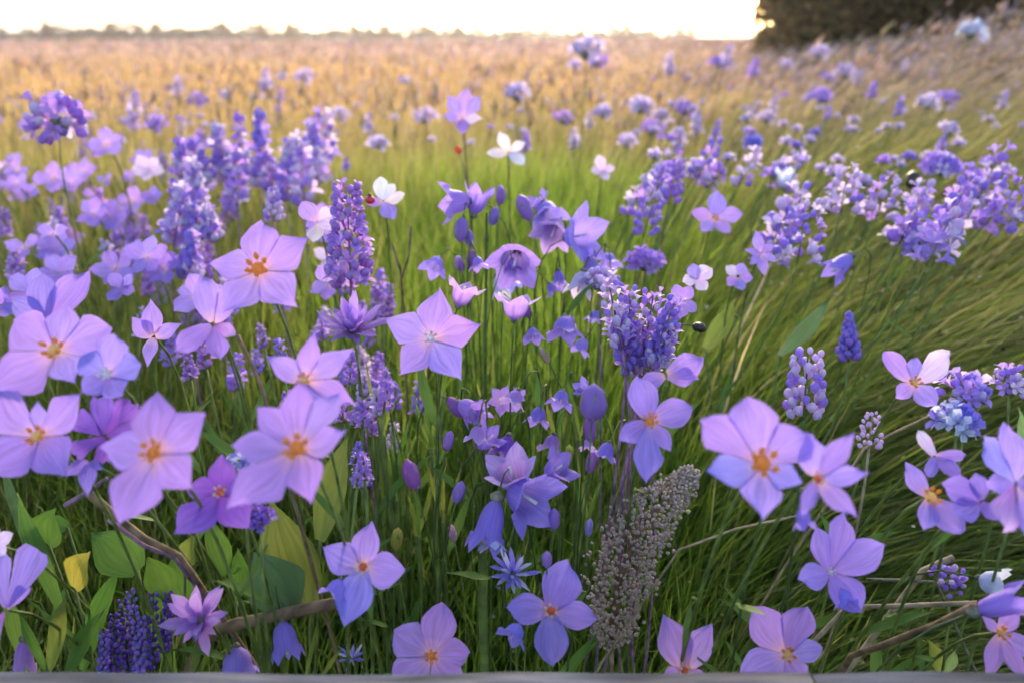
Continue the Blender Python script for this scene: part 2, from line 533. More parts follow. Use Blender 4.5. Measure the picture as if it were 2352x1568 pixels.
# ------------------------------------------------------------------ timber rail along the bottom of the view
rail = thing('timber_rail', (0, .3, 0), 'weathered grey timber rail in front of the flowers', 'rail')
def box_mesh(name, x0, x1, y0, y1, z0, z1, mat, bev=.003, nx=1):
    v, f = [], []
    prof = [(y0 + bev, z0), (y1 - bev, z0), (y1, z0 + bev), (y1, z1 - bev), (y1 - bev, z1), (y0 + bev, z1), (y0, z1 - bev), (y0, z0 + bev)]
    n = len(prof)
    for i in range(nx + 1):
        x = x0 + (x1 - x0) * i / nx
        j = random.uniform(-1, 1) * .0012 if nx > 1 else 0
        v += [(x, a + (j if a > (y0 + y1) / 2 else 0), b + j * .5) for a, b in prof]
    for i in range(nx):
        for k in range(n):
            f.append((i * n + k, i * n + (k + 1) % n, (i + 1) * n + (k + 1) % n, (i + 1) * n + k))
    f.append(tuple(range(n))[::-1]); f.append(tuple(range(nx * n, nx * n + n)))
    return pymesh(name, v, f, mat, smooth=False)
RZ = .305
ry1 = (CAMZ - RZ) / math.tan(PITCH + math.atan((1534 - 784) / F))
seam = (1858 - W / 2) / F * (ry1 * math.cos(PITCH) + (CAMZ - RZ) * math.sin(PITCH))
w1 = wood_material('weathered_wood_a', (.022, .02, .026), (.21, .195, .205), 0)
w2 = wood_material('weathered_wood_b', (.016, .018, .028), (.13, .13, .16), 3)
new_obj('plank', box_mesh('plank', -1.4, seam - .0008, ry1 - .11 - .3, ry1 - .3, RZ - .028, RZ, w1, nx=40), rail)
new_obj('plank', box_mesh('plank', seam + .0008, 1.4, ry1 - .11 - .3, ry1 - .3 + .0008, RZ - .029, RZ - .001, w2, nx=30), rail)
for x in (-.95, .95):
    new_obj('post', box_mesh('post', x - .03, x + .03, ry1 - .085 - .3, ry1 - .03 - .3, -.05, RZ - .0275, w2), rail)

# ------------------------------------------------------------------ plant building blocks (all meshes are made in the local space of their thing)
def bez(a, b, c, t):
    return a * (1 - t) ** 2 + b * 2 * t * (1 - t) + c * t * t

def tube_mesh(name, pts, r0, r1, mat, sides=6):
    v, f = [], []
    n = len(pts)
    for i, p in enumerate(pts):
        d = (pts[min(i + 1, n - 1)] - pts[max(i - 1, 0)]).normalized()
        e1 = d.cross(Vector((0.13, 1, 0.21))).normalized()
        e2 = d.cross(e1)
        r = r0 + (r1 - r0) * i / (n - 1)
        for k in range(sides):
            a = 2 * math.pi * k / sides
            v.append(p + (e1 * math.cos(a) + e2 * math.sin(a)) * r)
    for i in range(n - 1):
        for k in range(sides):
            f.append((i * sides + k, i * sides + (k + 1) % sides, (i + 1) * sides + (k + 1) % sides, (i + 1) * sides + k))
    f.append(tuple(range(sides))[::-1]); f.append(tuple(range((n - 1) * sides, n * sides)))
    return pymesh(name, v, f, mat)

SHAPES = {
    'star':  ([0, .2, .42, .58, .76, .9, 1], [.40, .86, 1.0, .84, .48, .20, .0]),
    'round': ([0, .2, .42, .62, .82, .93, 1], [.32, .68, .98, 1.0, .70, .40, .08]),
    'oval':  ([0, .2, .42, .60, .80, .92, 1], [.32, .74, 1.0, .92, .52, .26, .05]),
    'strap': ([0, .2, .5, .7, .88, .96, 1], [.45, .75, 1.0, .95, .75, .45, .12]),
    'fan':   ([0, .2, .45, .7, .9, .97, 1], [.14, .35, .66, .92, 1.0, .88, .72]),
}
def petal_mesh(base, tip, nrm, width, shape, mat, cup=.12, crease=.10, ruffle=.04, nt=8, nv=5, name='petal', recurve=.12, notch=0.0, gaps=None):
    T = tip - base
    L = T.length
    th = T.normalized()
    S = nrm.cross(th).normalized()
    N = th.cross(S).normalized()
    if N.dot(nrm) < 0: N = -N
    ts, ws = SHAPES[shape]
    ph1, ph2, sk = random.uniform(0, 6.3), random.uniform(0, 6.3), random.uniform(-.05, .05)
    v, f, uv = [], [], []
    for i in range(nt):
        t = i / (nt - 1)
        w = np.interp(t, ts, ws) * width * L / 2
        zc = cup * L * t ** 1.3 - recurve * L * max(0, t - .55) ** 2 * 2
        for j in range(nv):
            u = j / (nv - 1) * 2 - 1
            edge = abs(u)
            uw = u * w
            if gaps is not None:
                lim = (t * L + .05 * L) * (gaps[1] if u > 0 else gaps[0])
                uw = math.copysign(min(abs(uw), lim * edge), u)
            z = zc + crease * w * edge ** 1.6 + ruffle * L * edge ** 2 * math.sin(ph1 + t * 9 + u * 1.5) * t
            tt = t * L * (1 + .05 * math.sin(ph2 * 3 + u * 11) * t ** 3 * edge) + ruffle * .6 * L * math.sin(ph2 + u * 5) * t ** 4
            v.append(base + th * tt + S * (uw + (0 if gaps is not None else sk) * L * math.sin(t * 3)) + N * z)
            uv.append((u * .5 + .5, t))
    for i in range(nt - 1):
        for j in range(nv - 1):
            a = i * nv + j
            f.append((a, a + 1, a + nv + 1, a + nv))
    return pymesh(name, v, f, mat, uv)

def knob_mesh(name, c, ax, r, l, mat, sides=7, rows=4):
    ax = ax.normalized(); e1 = ax.cross(Vector((.3, .2, 1))).normalized(); e2 = ax.cross(e1)
    v, f = [], []
    for i in range(rows + 1):
        t = i / rows
        rr = r * math.sqrt(max(0, 1 - (2 * t - 1) ** 2)) + r * .05
        for k in range(sides):
            a = 2 * math.pi * k / sides
            q = 1 + random.uniform(-.12, .12)
            v.append(c + ax * (t - .5) * l + (e1 * math.cos(a) + e2 * math.sin(a)) * rr * q)
    for i in range(rows):
        for k in range(sides):
            f.append((i * sides + k, i * sides + (k + 1) % sides, (i + 1) * sides + (k + 1) % sides, (i + 1) * sides + k))
    f.append(tuple(range(sides))[::-1]); f.append(tuple(range(rows * sides, rows * sides + sides)))
    return pymesh(name, v, f, mat)

def stem_to(root, top, ax, r=.0011, mat='stem', leaves=2, sides=5):
    """stem from the ground at the root's origin up into the flower, with narrow leaves on it"""
    o0 = Vector((0, 0, -.012))
    c = Vector((top.x * .25, top.y * .25, top.z * .72)) if ax is None else top - ax * min(.6 * top.length, .10) * 1.0
    c.z = max(c.z, .35 * top.z)
    pts = [bez(o0, c, top, i / 8) for i in range(9)]
    st = new_obj('stem', tube_mesh('stem', pts, r * 1.25, r * .8, MAT[mat], sides), root)
    for k in range(leaves):
        i = random.randint(1, 5)
        p = pts[i]
        a = random.uniform(0, 6.28)
        q = p + Vector((math.cos(a) * .03, math.sin(a) * .03, random.uniform(.015, .04))) * random.uniform(.7, 1.5)
        new_obj('leaf', petal_mesh(p, q, Vector((0, -.4, 1)), .16, 'oval', MAT['leaf'], .05, .2, .02, 5, 3, 'leaf'), st)
    return st

def base_of(p, off=(0, 0)):
    x, y = p.x + off[0], p.y + off[1]
    y = max(y, .47)
    return Vector((x, y, gz(x, y)))

def rdir(dx, dy, d):
    return (RT * dx - UP * dy) * (d / F)

def bloom(label, c, d, tips, col='lilac', shape='star', width=.8, centre='orange', csize=10, tilt=.35, cup=.10, back=.0,
          name='bellflower', cat='flower', group=None, stem='stem', off=None, leaves=2, ruffle=.03, lo=False, cols=None, widths=None,
          shapes=None, crease=.05, recurve=.15, face=None):
    """an open flower: tips are the picture positions of its petal tips; every petal is its own part"""
    Cw = P(c[0], c[1], d)
    if off is None:
        off = (random.uniform(-.03, .03), random.uniform(.10, .20) if d < .56 else random.uniform(.03, .09))
    b = base_of(Cw, off)
    root = thing(name, b, label, cat, group)
    N = (-FW + UP * tilt).normalized()
    Cl = Cw - b
    stem_to(root, Cl - N * .004, N, .0012 if d < 1 else .0016, stem, 0 if lo else leaves)
    ang = [math.atan2(-(t[1] - c[1]), t[0] - c[0]) for t in tips]
    def gap_tan(k, sgn):
        g = min(((sgn * (a - ang[k])) % (2 * math.pi) for q, a in enumerate(ang) if q != k), default=math.pi)
        return math.tan(min(g / 2, R(50))) * 1.04
    for k, t in enumerate(tips):
        dx, dy = t[0] - c[0], t[1] - c[1]
        v = rdir(dx, dy, d)
        v = v + FW * (tilt * (-dy) * d / F)           # the flower leans back towards the sky
        basep = Cl + v * .05 + N * (-.0012 * (k % 2))
        m = PET[cols[k] if cols else col]
        new_obj('petal', petal_mesh(basep, Cl + v, N, widths[k] if widths else width, shapes[k] if shapes else shape, m,
                                    cup, crease, ruffle, *( (5, 3) if lo else (9, 5) ), recurve=recurve, gaps=(gap_tan(k, -1), gap_tan(k, 1)) if len(tips) >= 5 else None), root)
    if centre:
        r = csize * (1.35 if d < .7 else 1) * d / F
        cen = new_obj('flower_centre', knob_mesh('flower_centre', Cl + N * r * .5, N, r * .75, r * 1.3, MAT[centre]), root)
        if not lo:
            for k in range(6):
                a = k * 1.05 + random.uniform(-.2, .2)
                e1 = N.cross(RT).normalized(); e2 = N.cross(e1)
                q = Cl + N * r * random.uniform(.9, 1.5) + (e1 * math.cos(a) + e2 * math.sin(a)) * r * 1.05
                new_obj('stamen', knob_mesh('stamen', q, N + (e1 * math.cos(a) + e2 * math.sin(a)) * .4, r * .3, r * 1.3,
                                            MAT[{'orange': 'orange', 'yellow': 'orange', 'red': 'yellow'}.get(centre, 'white')], 5, 3), cen)
    return root

def ring_tips(c, r, n=5, a0=None, sq=.85, jit=.12):
    a0 = random.uniform(0, 6.28) if a0 is None else R(a0)
    out = []
    for k in range(n):
        a = a0 + 2 * math.pi * k / n + random.uniform(-jit, jit)
        q = r * random.uniform(.88, 1.08)
        out.append((c[0] + q * math.cos(a), c[1] + q * sq * math.sin(a)))
    return out

# a single small flower of a spike, shared by every spike of its colour
FLORET = {}
def floret_mesh(col, kind):
    if (col, kind) in FLORET: return FLORET[(col, kind)]
    v, f, uv = [], [], []
    if kind == 'bud':          # plump bud along +Z, length 1
        rows = [(0, .10), (.28, .36), (.62, .42), (.88, .26), (1.0, .04)]
        for z, r in rows:
            for k in range(5):
                a = 2 * math.pi * k / 5
                v.append((r * math.cos(a), r * math.sin(a), z)); uv.append((k / 5, z))
        for i in range(4):
            for k in range(5):
                f.append((i * 5 + k, i * 5 + (k + 1) % 5, i * 5 + 5 + (k + 1) % 5, i * 5 + 5 + k))
    else:                      # small tube with four flared lobes
        for z, r in ((0, .10), (.5, .17)):
            for k in range(4):
                a = math.pi / 2 * k
                v.append((r * math.cos(a), r * math.sin(a), z)); uv.append((k / 4, z * .5))
        for k in range(4):
            f.append((k, (k + 1) % 4, 4 + (k + 1) % 4, 4 + k))
        for k in range(4):
            a = math.pi / 2 * (k + .5)
            n = len(v)
            for rr, da, zz, t in ((.45, -.62, .80, .7), (.45, .62, .80, .7), (.72, -.3, .92, 1), (.72, .3, .92, 1)):
                v.append((rr * math.cos(a + da), rr * math.sin(a + da), zz)); uv.append((.5 + da * .5, t))
            f.append((4 + k, 4 + (k + 1) % 4, n + 1, n)); f.append((n, n + 1, n + 3, n + 2))
    FLORET[(col, kind)] = pymesh('floret', v, f, PET[col], uv)
    return FLORET[(col, kind)]

def mesh_arrays(me):
    co = np.empty(len(me.vertices) * 3, np.float32); me.vertices.foreach_get('co', co)
    uvl = me.uv_layers[0].data; u = np.empty(len(uvl) * 2, np.float32); uvl.foreach_get('uv', u)
    li = np.empty(len(me.loops), np.int32); me.loops.foreach_get('vertex_index', li)
    uv = np.zeros((len(me.vertices), 2), np.float32); uv[li] = u.reshape(-1, 2)
    return co.reshape(-1, 3), [tuple(p.vertices) for p in me.polygons], uv

def orient(ax, s, loc, roll):
    q = ax.normalized().to_track_quat('Z', 'Y').to_matrix().to_4x4()
    return Matrix.Translation(loc) @ q @ Matrix.Rotation(roll, 4, 'Z') @ Matrix.Diagonal((s[0], s[1], s[2], 1))

MIX = {'lilac': 'pale', 'violet': 'lilac', 'magenta': 'pink', 'pale': 'lilac', 'pink': 'pale', 'deep': 'violet', 'blue': 'sky'}
def place_florets(root, items, col, kinds, single):
    """items: (matrix, kind). single: every floret an object of its own, else one joined part"""
    if single:
        for M, k in items:
            o = new_obj('floret', floret_mesh(col if random.random() < .7 else MIX.get(col, col), k), root)
            o.matrix_local = M
        return
    V, Fc, U, n = [], [], [], 0
    arr = {k: mesh_arrays(floret_mesh(col, k)) for k in kinds}
    for M, k in items:
        co, f, uv = arr[k]
        A = np.array(M)
        V.append(co @ A[:3, :3].T + A[:3, 3]); U.append(uv)
        Fc += [tuple(i + n for i in q) for q in f]; n += len(co)
    o = new_obj('florets', pymesh('florets', np.concatenate(V), Fc, PET[col], np.concatenate(U)), root)
    o['kind'] = 'stuff'

def spike(label, bot, top, wpx, d, n, col='lilac', kinds=('bud',), fl=None, name='lavender_spike', cat='flower spike', group=None,
          single=False, stem='stem', taper=.55, up=.55, off=None, leaves=1):
    a, b = P(*bot, d), P(*top, d)
    base = base_of(a, off or lean_off(a))
    root = thing(name, base, label, cat, group)
    al, bl = a - base, b - base
    ax = (bl - al).normalized()
    stem_to(root, al, ax, .0013 * max(1, min(1.3, d)), stem, leaves)
    new_obj('spike_axis', tube_mesh('spike_axis', [al, al.lerp(bl, .5), bl], .0011 * max(1, d), .0006, MAT[stem], 5), root)
    e1 = ax.cross(FW).normalized(); e2 = ax.cross(e1)
    Lh = (bl - al).length; rad = wpx / 2 * d / F
    size = fl * d / F if fl else rad * .75
    items = []
    for i in range(n):
        t = (i + .5) / n
        ang = i * 2.399 + random.uniform(-.25, .25)
        rr = rad * (1 - (1 - taper) * t) if t > .15 else rad * (.75 + t * 1.6)
        out = e1 * math.cos(ang) + e2 * math.sin(ang)
        s = size * random.uniform(.8, 1.2) * (1 - .35 * t)
        dirv = (out * (1 - .45 * t) + ax * up * (1 + t)).normalized()
        loc = al + ax * (t * Lh) + out * max(0, rr - s * .75)
        items.append((orient(dirv, (s, s, s), loc, random.uniform(0, 6.28)), random.choice(kinds)))
    place_florets(root, items, col, kinds, single)
    return root

def lean_off(p):
    return (random.uniform(-.24, -.06), random.uniform(-.02, .06)) if p.x > .25 and p.y > .7 else (random.uniform(-.03, .03), random.uniform(0, .04))

def head(label, c, wpx, d, n=40, col='violet', kinds=('lobed',), fl=None, name='scabious', cat='flower', group=None, single=False, flat=.8,
         stem='stem', up=.35, full=False, leaves=1):
    Cw = P(*c, d)
    base = base_of(Cw, lean_off(Cw))
    root = thing(name, base, label, cat, group)
    Cl = Cw - base
    ax = (UP - FW * .6).normalized()
    stem_to(root, Cl - UP * (wpx * .25 * d / F), (UP + RT * .7).normalized() if Cw.x > .25 and Cw.y > .8 else UP, .0012 * max(1, min(1.3, d)), stem, leaves)
    new_obj('flower_centre', knob_mesh('flower_centre', Cl - UP * (wpx * .1 * d / F), UP, wpx * .16 * d / F, wpx * .35 * d / F, MAT['calyx'], 6, 3), root)
    rad = wpx / 2 * d / F
    s0 = fl * d / F if fl else rad * .6
    items = []
    for i in range(n):
        z = 1 - (i + .5) / n * (1.9 if full else 1.25)
        a = i * 2.399
        q = math.sqrt(max(0, 1 - z * z))
        dv = Vector((q * math.cos(a), q * math.sin(a), z))
        dv = (RT * dv.x + ax.cross(RT).normalized() * dv.y + ax * dv.z).normalized()
        s = s0 * random.uniform(.8, 1.2)
        loc = Cl + Vector((dv.x, dv.y, dv.z * flat)) * (rad - s * .6) * random.uniform(.35, 1.1)
        items.append((orient(dv + UP * up, (s, s, s), loc, random.uniform(0, 6.28)), random.choice(kinds)))
    place_florets(root, items, col, kinds, single)
    return root

def bell_corolla(name, base, ax, L, rad, col, flare=.35, lobes=5, rows=6, squash=1.0):
    ax = ax.normalized(); e1 = ax.cross(Vector((.21, .37, .9))).normalized(); e2 = ax.cross(e1)
    n = lobes * 4
    v, f, uv = [], [], []
    for i in range(rows):
        t = i / (rows - 1)
        pr = np.interp(t, [0, .12, .35, .65, .85, 1], [.12, .50, .74, .80, .92, 1.0 + flare * .4])
        for k in range(n):
            a = 2 * math.pi * k / n
            lobe = .5 + .5 * math.cos(a * lobes)
            lz = t * (1 - .34 * (1 - lobe) * t ** 3)
            rr = rad * pr * (1 + .55 * flare * lobe * t ** 5 + .04 * math.cos(a * lobes) * t)
            v.append(base + ax * (lz * L) + (e1 * math.cos(a) + e2 * math.sin(a) * squash) * rr)
            uv.append(((k % 4) / 4, .25 + t * .75))
    for i in range(rows - 1):
        for k in range(n):
            f.append((i * n + k, i * n + (k + 1) % n, (i + 1) * n + (k + 1) % n, (i + 1) * n + k))
    return pymesh(name, v, f, PET[col], uv)

def sepals(root, p, ax, L, n=5, mat='calyx', spread=.5):
    ax = ax.normalized(); e1 = ax.cross(Vector((.21, .37, .9))).normalized(); e2 = ax.cross(e1)
    for k in range(n):
        a = 2 * math.pi * k / n + .3
        o = (e1 * math.cos(a) + e2 * math.sin(a))
        new_obj('sepal', petal_mesh(p, p + ax * L * .8 + o * L * spread, o, .25, 'strap', MAT[mat], .02, .1, 0, 4, 3, 'sepal', .2), root)

def bell(label, c, size, direction, d, col='violet', flare=.4, name='harebell', group=None, squash=1.0, ratio=.52, stem='dstem', leaves=1, off=None, curve=True):
    """bell seen from the side: c is the middle, direction the picture vector in which it opens (third value: towards the viewer)"""
    dv = (RT * direction[0] - UP * direction[1] - FW * (direction[2] if len(direction) > 2 else .25)).normalized()
    L = size * d / F
    base3 = P(*c, d) - dv * L * .5
    b = base_of(base3, off or (random.uniform(-.02, .02), random.uniform(.04, .14)))
    root = thing(name, b, label, 'flower', group)
    bl = base3 - b
    stem_to(root, bl, dv, .0008, stem, leaves)
    new_obj('corolla', bell_corolla('corolla', bl, dv, L, L * ratio, col, flare, squash=squash), root)
    new_obj('calyx', knob_mesh('calyx', bl, dv, L * .13, L * .26, MAT['calyx'], 6, 3), root)
    sepals(root, bl, dv, L * .34)
    new_obj('style', tube_mesh('style', [bl, bl + dv * L * .5, bl + dv * L * .82], L * .03, L * .045, MAT['white'], 5), root)
    return root

def bud(label, c, size, direction, d, col='violet', name='flower_bud', group=None, fat=.26, stem='dstem', sep='sepal', leaves=0):
    dv = (RT * direction[0] - UP * direction[1] - FW * .1).normalized()
    L = size * d / F
    p0 = P(*c, d) - dv * L * .5
    b = base_of(p0, (random.uniform(-.02, .02), random.uniform(.04, .14)))
    root = thing(name, b, label, 'flower bud', group)
    pl = p0 - b
    stem_to(root, pl, dv, .0007, stem, leaves)
    new_obj('bud_body', knob_mesh('bud_body', pl + dv * L * .5, dv, L * fat, L, PET[col] if col in PET else MAT[col], 8, 6), root)
    ax = dv; e1 = ax.cross(Vector((.21, .37, .9))).normalized(); e2 = ax.cross(e1)
    for k in range(5):
        a = 2 * math.pi * k / 5
        o = e1 * math.cos(a) + e2 * math.sin(a)
        new_obj('sepal', petal_mesh(pl + o * L * fat * .55 + dv * L * .08, pl + dv * L * .8 + o * L * fat * 1.0, o, .2, 'strap', MAT[sep], .06, .05, 0, 5, 3, 'sepal', .25), root)
    return root

def fringe(label, c, wpx, d, n, col, name, direction=(0, -1, .5), spread=1.0, pw=.24, shape='strap', group=None, cat='flower', stem='stem', centre=None):
    """head of many narrow petals fanning out round a direction"""
    ax = (RT * direction[0] - UP * direction[1] - FW * direction[2]).normalized()
    Cw = P(*c, d)
    b = base_of(Cw, (random.uniform(-.03, .03), random.uniform(.0, .04)))
    root = thing(name, b, label, cat, group)
    Cl = Cw - b
    rad = wpx / 2 * d / F
    stem_to(root, Cl, ax, .0012, stem, 1)
    new_obj('calyx', knob_mesh('calyx', Cl, ax, rad * .16, rad * .4, MAT[centre or 'calyx'], 7, 4), root)
    e1 = ax.cross(Vector((.21, .37, .9))).normalized(); e2 = ax.cross(e1)
    for i in range(n):
        t = math.sqrt((i + .5) / n)
        a = i * 2.399
        th = t * spread * 1.35
        o = e1 * math.cos(a) + e2 * math.sin(a)
        dv = ax * math.cos(th) + o * math.sin(th)
        L = rad * random.uniform(.55, 1.1)
        new_obj('petal', petal_mesh(Cl + dv * L * .1, Cl + dv * L, (ax - dv * ax.dot(dv) + o * .01).normalized() if th > .2 else o, pw, shape, PET[col if random.random() < .65 else MIX[col]], .05, .15, .03, 5, 3), root)
    return root

def stick(label, pts, r0, r1, mat, name='dry_stick', cat='stick', sides=8, knots=(), rooted=True):
    if rooted:
        if pts[-1].z < pts[0].z: pts = pts[::-1]; r0, r1 = r1, r0
        if pts[0].z > gz(pts[0].x, pts[0].y) + .02:      # run the low end on down into the turf
            e = (pts[0] - pts[1]).normalized(); h = pts[0].z
            pts = [Vector((pts[0].x + e.x * h * .5, max(.48, pts[0].y + e.y * h * .5), -.01)), Vector((pts[0].x + e.x * h * .25, pts[0].y + e.y * h * .2, h * .55))] + pts
    base = pts[0].copy()
    root = thing(name, base, label, cat)
    q = [p - base for p in pts]
    fine = []
    for i in range(len(q) - 1):
        for k in range(4):
            fine.append(q[i].lerp(q[i + 1], k / 4) + Vector((random.uniform(-1, 1), random.uniform(-1, 1), random.uniform(-1, 1))) * r0 * .08)
    fine.append(q[-1])
    new_obj('shaft', tube_mesh('shaft', fine, r0, r1, MAT[mat], sides), root)
    for k in knots:
        p = fine[int(k * (len(fine) - 1))]
        new_obj('knot', knob_mesh('knot', p, q[-1] - q[0], r0 * 1.25, r0 * 2.2, MAT[mat], 7, 3), root)
    return root

def leafplant(label, base_px, d, leaves, name='broad_leaf_plant', cat='plant', group=None):
    """leaves: (foot px, tip px, width ratio, material, depth shift)"""
    g = P(*base_px, d)
    b = base_of(g)
    root = thing(name, b, label, cat, group)
    crown = Vector((0, 0, -.01))
    for k, (ft, tp, w, m, dd) in enumerate(leaves):
        a = P(*ft, d + dd) - b
        t = P(*tp, d + dd - .01) - b
        lf = new_obj('leaf', petal_mesh(a, t, (-FW + UP * .5).normalized(), w, 'oval', MAT[m], .08, .22, .035, 8, 5, 'leaf', .2), root)
        mid = Vector((a.x * .6, a.y * .6, a.z * .4))
        new_obj('leaf_stalk', tube_mesh('leaf_stalk', [bez(crown, mid, a, i / 5) for i in range(6)], .0013, .001, MAT['stem'], 5), lf)
    return root

def D(size_px, metres=.06):
    return metres * F / size_px

# ------------------------------------------------------------------ the big open flowers, one by one
bloom('large lilac star flower with orange centre, rising above the magenta spike beside it', (596, 620), .50,
      [(594, 508), (704, 546), (690, 705), (528, 722), (484, 605)], 'pink', 'star', .86, 'orange', 15, ruffle=.045, shapes=['round', 'star', 'star', 'star', 'star'])
bloom('ruffled violet flower turned sideways below the large lilac star', (490, 745), .515,
      [(452, 632), (530, 655), (412, 806), (520, 822), (545, 770)], 'violet', 'round', .75, None, widths=[.55, .6, .6, .7, .6], cols=['lilac', 'lilac', 'violet', 'violet', 'magenta'], ruffle=.07)
bloom('wide lilac flower with pale yellow eye overlapping a violet flower behind it', (130, 806), .46,
      [(20, 738), (132, 706), (246, 752), (188, 876), (0, 900)], 'lilac', 'round', .95, 'yellow', 14, ruffle=.03, shapes=['round', 'round', 'round', 'star', 'star'])
bloom('violet flower with two raised petals peeping out behind a wide lilac flower', (105, 735), .52,
      [(82, 628), (182, 624), (20, 690), (30, 760)], 'violet', 'round', .62, None, ruffle=.04)
bloom('rounded pale violet flower with fused petals and white glinting stamens', (247, 862), .45,
      [(258, 776), (326, 838), (296, 906), (200, 900), (186, 822)], 'blue', 'round', 1.1, 'white', 9, cup=.25, cols=['lilac', 'blue', 'violet', 'violet', 'blue'])
bloom('small lilac flower of four narrow petals beside the ruffled violet flower', (352, 772), .60,
      [(333, 688), (414, 742), (352, 842), (298, 728)], 'lilac', 'star', .62, None, widths=[.6, .6, .5, .7])
bloom('broad violet star flower with cream centre cut by the frame beside a dark ruffled flower', (90, 1003), .44,
      [(-22, 902), (70, 925), (170, 905), (172, 1085), (-20, 1090)], 'violet', 'star', 1.0, 'yellow', 13, widths=[.9, .7, .85, .95, .9], cols=['lilac', 'lilac', 'lilac', 'violet', 'violet'])
bloom('pale pinkish lilac star flower with orange centre above round green leaves', (357, 1040), .40,
      [(338, 908), (462, 956), (452, 1112), (306, 1188), (236, 1032)], 'pink', 'star', .86, 'orange', 15, shapes=['oval', 'oval', 'oval', 'oval', 'oval'])
bloom('largest pale lilac star flower with three orange stamens', (684, 1030), .40,
      [(674, 880), (790, 990), (724, 1146), (546, 1156), (532, 1022), (582, 936), (772, 905)], 'pink', 'star', .80, 'orange', 17, ruffle=.02)
bloom('lilac star flower with tiny yellow eye just behind the largest pale one', (700, 874), .45,
      [(608, 818), (712, 764), (806, 806), (818, 930), (760, 960)], 'lilac', 'star', .62, 'yellow', 9, widths=[.55, .52, .6, .6, .7], cols=['lilac', 'lilac', 'pink', 'pink', 'violet'])
bloom('deep violet flower half hidden under the largest pale lilac one', (508, 1130), .46,
      [(504, 1050), (580, 1118), (582, 1204), (416, 1214), (428, 1122)], 'deep', 'oval', .85, 'red', 8)
bloom('dark violet ruffled flower crowded below the rounded pale one', (238, 1000), .47,
      [(168, 960), (225, 915), (300, 930), (312, 985), (250, 1060), (180, 1040)], 'deep', 'fan', .7, None, ruffle=.10, cup=.2)
bloom('single drooping violet petal flower beside a pinkish twig', (205, 1060), .46, [(218, 1132), (150, 1090), (240, 1078)], 'violet', 'star', .6, None)
bloom('sharp lilac bellflower star with white stamens facing the viewer in the green grass', (990, 778), .54,
      [(1006, 662), (1102, 744), (1058, 870), (920, 858), (884, 733)], 'lilac', 'star', .82, 'white', 9, tilt=.25, cup=.06, ruffle=.012, cols=['lilac', 'pink', 'blue', 'lilac', 'lilac'])
bloom('lilac flower of rounded petals with red-orange centre at the end of a brown stick', (835, 1302), .50,
      [(848, 1206), (932, 1308), (804, 1422), (742, 1258)], 'lilac', 'oval', .62, 'red', 9, widths=[.7, .95, .72, .8], cols=['pink', 'lilac', 'blue', 'lilac'])
bloom('low lilac flower with orange centre at the timber rail below a thick green stem', (992, 1506), .55,
      [(1016, 1396), (902, 1456), (1078, 1500), (1056, 1560), (906, 1562)], 'lilac', 'round', .8, 'orange', 9, widths=[.75, .95, .9, .95, .95])
bloom('lilac flower of four broad petals with white and red eye beside the brown seed spike', (1265, 1402), .52,
      [(1308, 1300), (1368, 1416), (1272, 1510), (1166, 1398)], 'lilac', 'round', .72, 'red', 9, widths=[.85, .65, .72, .75], cols=['violet', 'lilac', 'blue', 'lilac'], ruffle=.05)
bloom('half seen lilac flower of two upright petals with pink base at the timber rail', (1572, 1540), .56,
      [(1535, 1426), (1640, 1444), (1520, 1562), (1625, 1575)], 'pink', 'oval', .6, 'red', 8, widths=[.72, .62, .8, .8])
bloom('lilac crocus-like flower with yellow eye and one pinkish curled petal at the timber rail', (1806, 1502), .53,
      [(1738, 1408), (1862, 1404), (1890, 1488), (1838, 1560), (1700, 1548)], 'lilac', 'round', .8, 'yellow', 10, cols=['lilac', 'violet', 'blue', 'lilac', 'blue'], widths=[.8, .8, .65, .9, .8])
bloom('clear violet flower with dark throat and white dot above a horizontal straw', (1907, 1312), .50,
      [(1884, 1220), (1952, 1194), (2030, 1256), (1962, 1392), (1832, 1330)], 'violet', 'round', .7, 'white', 5, cup=.2, widths=[.62, .6, .62, .85, .85])
bloom('biggest lilac flower of broad wavy petals with orange cup centre', (1748, 1066), .40,
      [(1616, 972), (1724, 918), (1866, 1000), (1834, 1108), (1736, 1182), (1622, 1078)], 'lilac', 'round', .88, 'orange', 19, widths=[.75, .9, .9, .8, .95, .8], shapes=['round', 'round', 'round', 'oval', 'star', 'oval'], cols=['lilac', 'lilac', 'lilac', 'blue', 'lilac', 'blue'])
bloom('narrow petalled violet flower with red centre tucked beside the biggest lilac one', (1876, 1100), .40,
      [(1862, 1000), (1966, 1002), (1986, 1086), (1948, 1182), (1826, 1180)], 'violet', 'oval', .55, 'red', 9, widths=[.75, .45, .5, .5, .4], cols=['lilac', 'violet', 'blue', 'pink', 'violet'], cup=.2)
bloom('lilac flower of four unequal petals with tan centre standing over a long thin stalk', (2098, 880), .56,
      [(2040, 810), (2112, 822), (2192, 812), (2138, 930), (2052, 912)], 'lilac', 'round', .75, 'yellow', 8, widths=[.6, .7, .55, .95, .7], cols=['lilac', 'violet', 'pale', 'lilac', 'lilac'], ruffle=.06)
bloom('orchid-like lilac flower with tan knob and one large spreading lower petal', (2134, 1142), .48,
      [(2090, 1070), (2196, 1216), (2110, 1210)], 'lilac', 'round', .6, 'yellow', 12, widths=[.6, .75, .7], ruffle=.05)
bloom('winged lilac flower of two outspread petals above an orchid-like one', (2148, 1048), .49,
      [(2116, 992), (2216, 1046), (2120, 1090), (2196, 1092)], 'lilac', 'strap', .45, None, widths=[.5, .45, .6, .6], cols=['pale', 'lilac', 'violet', 'violet'])
bloom('smooth violet petalled flower leaning against a big ruffled bloom at the frame edge', (2255, 1150), .455,
      [(2168, 1118), (2180, 1180), (2250, 1090), (2282, 1190)], 'violet', 'round', .8, None, cup=.15)
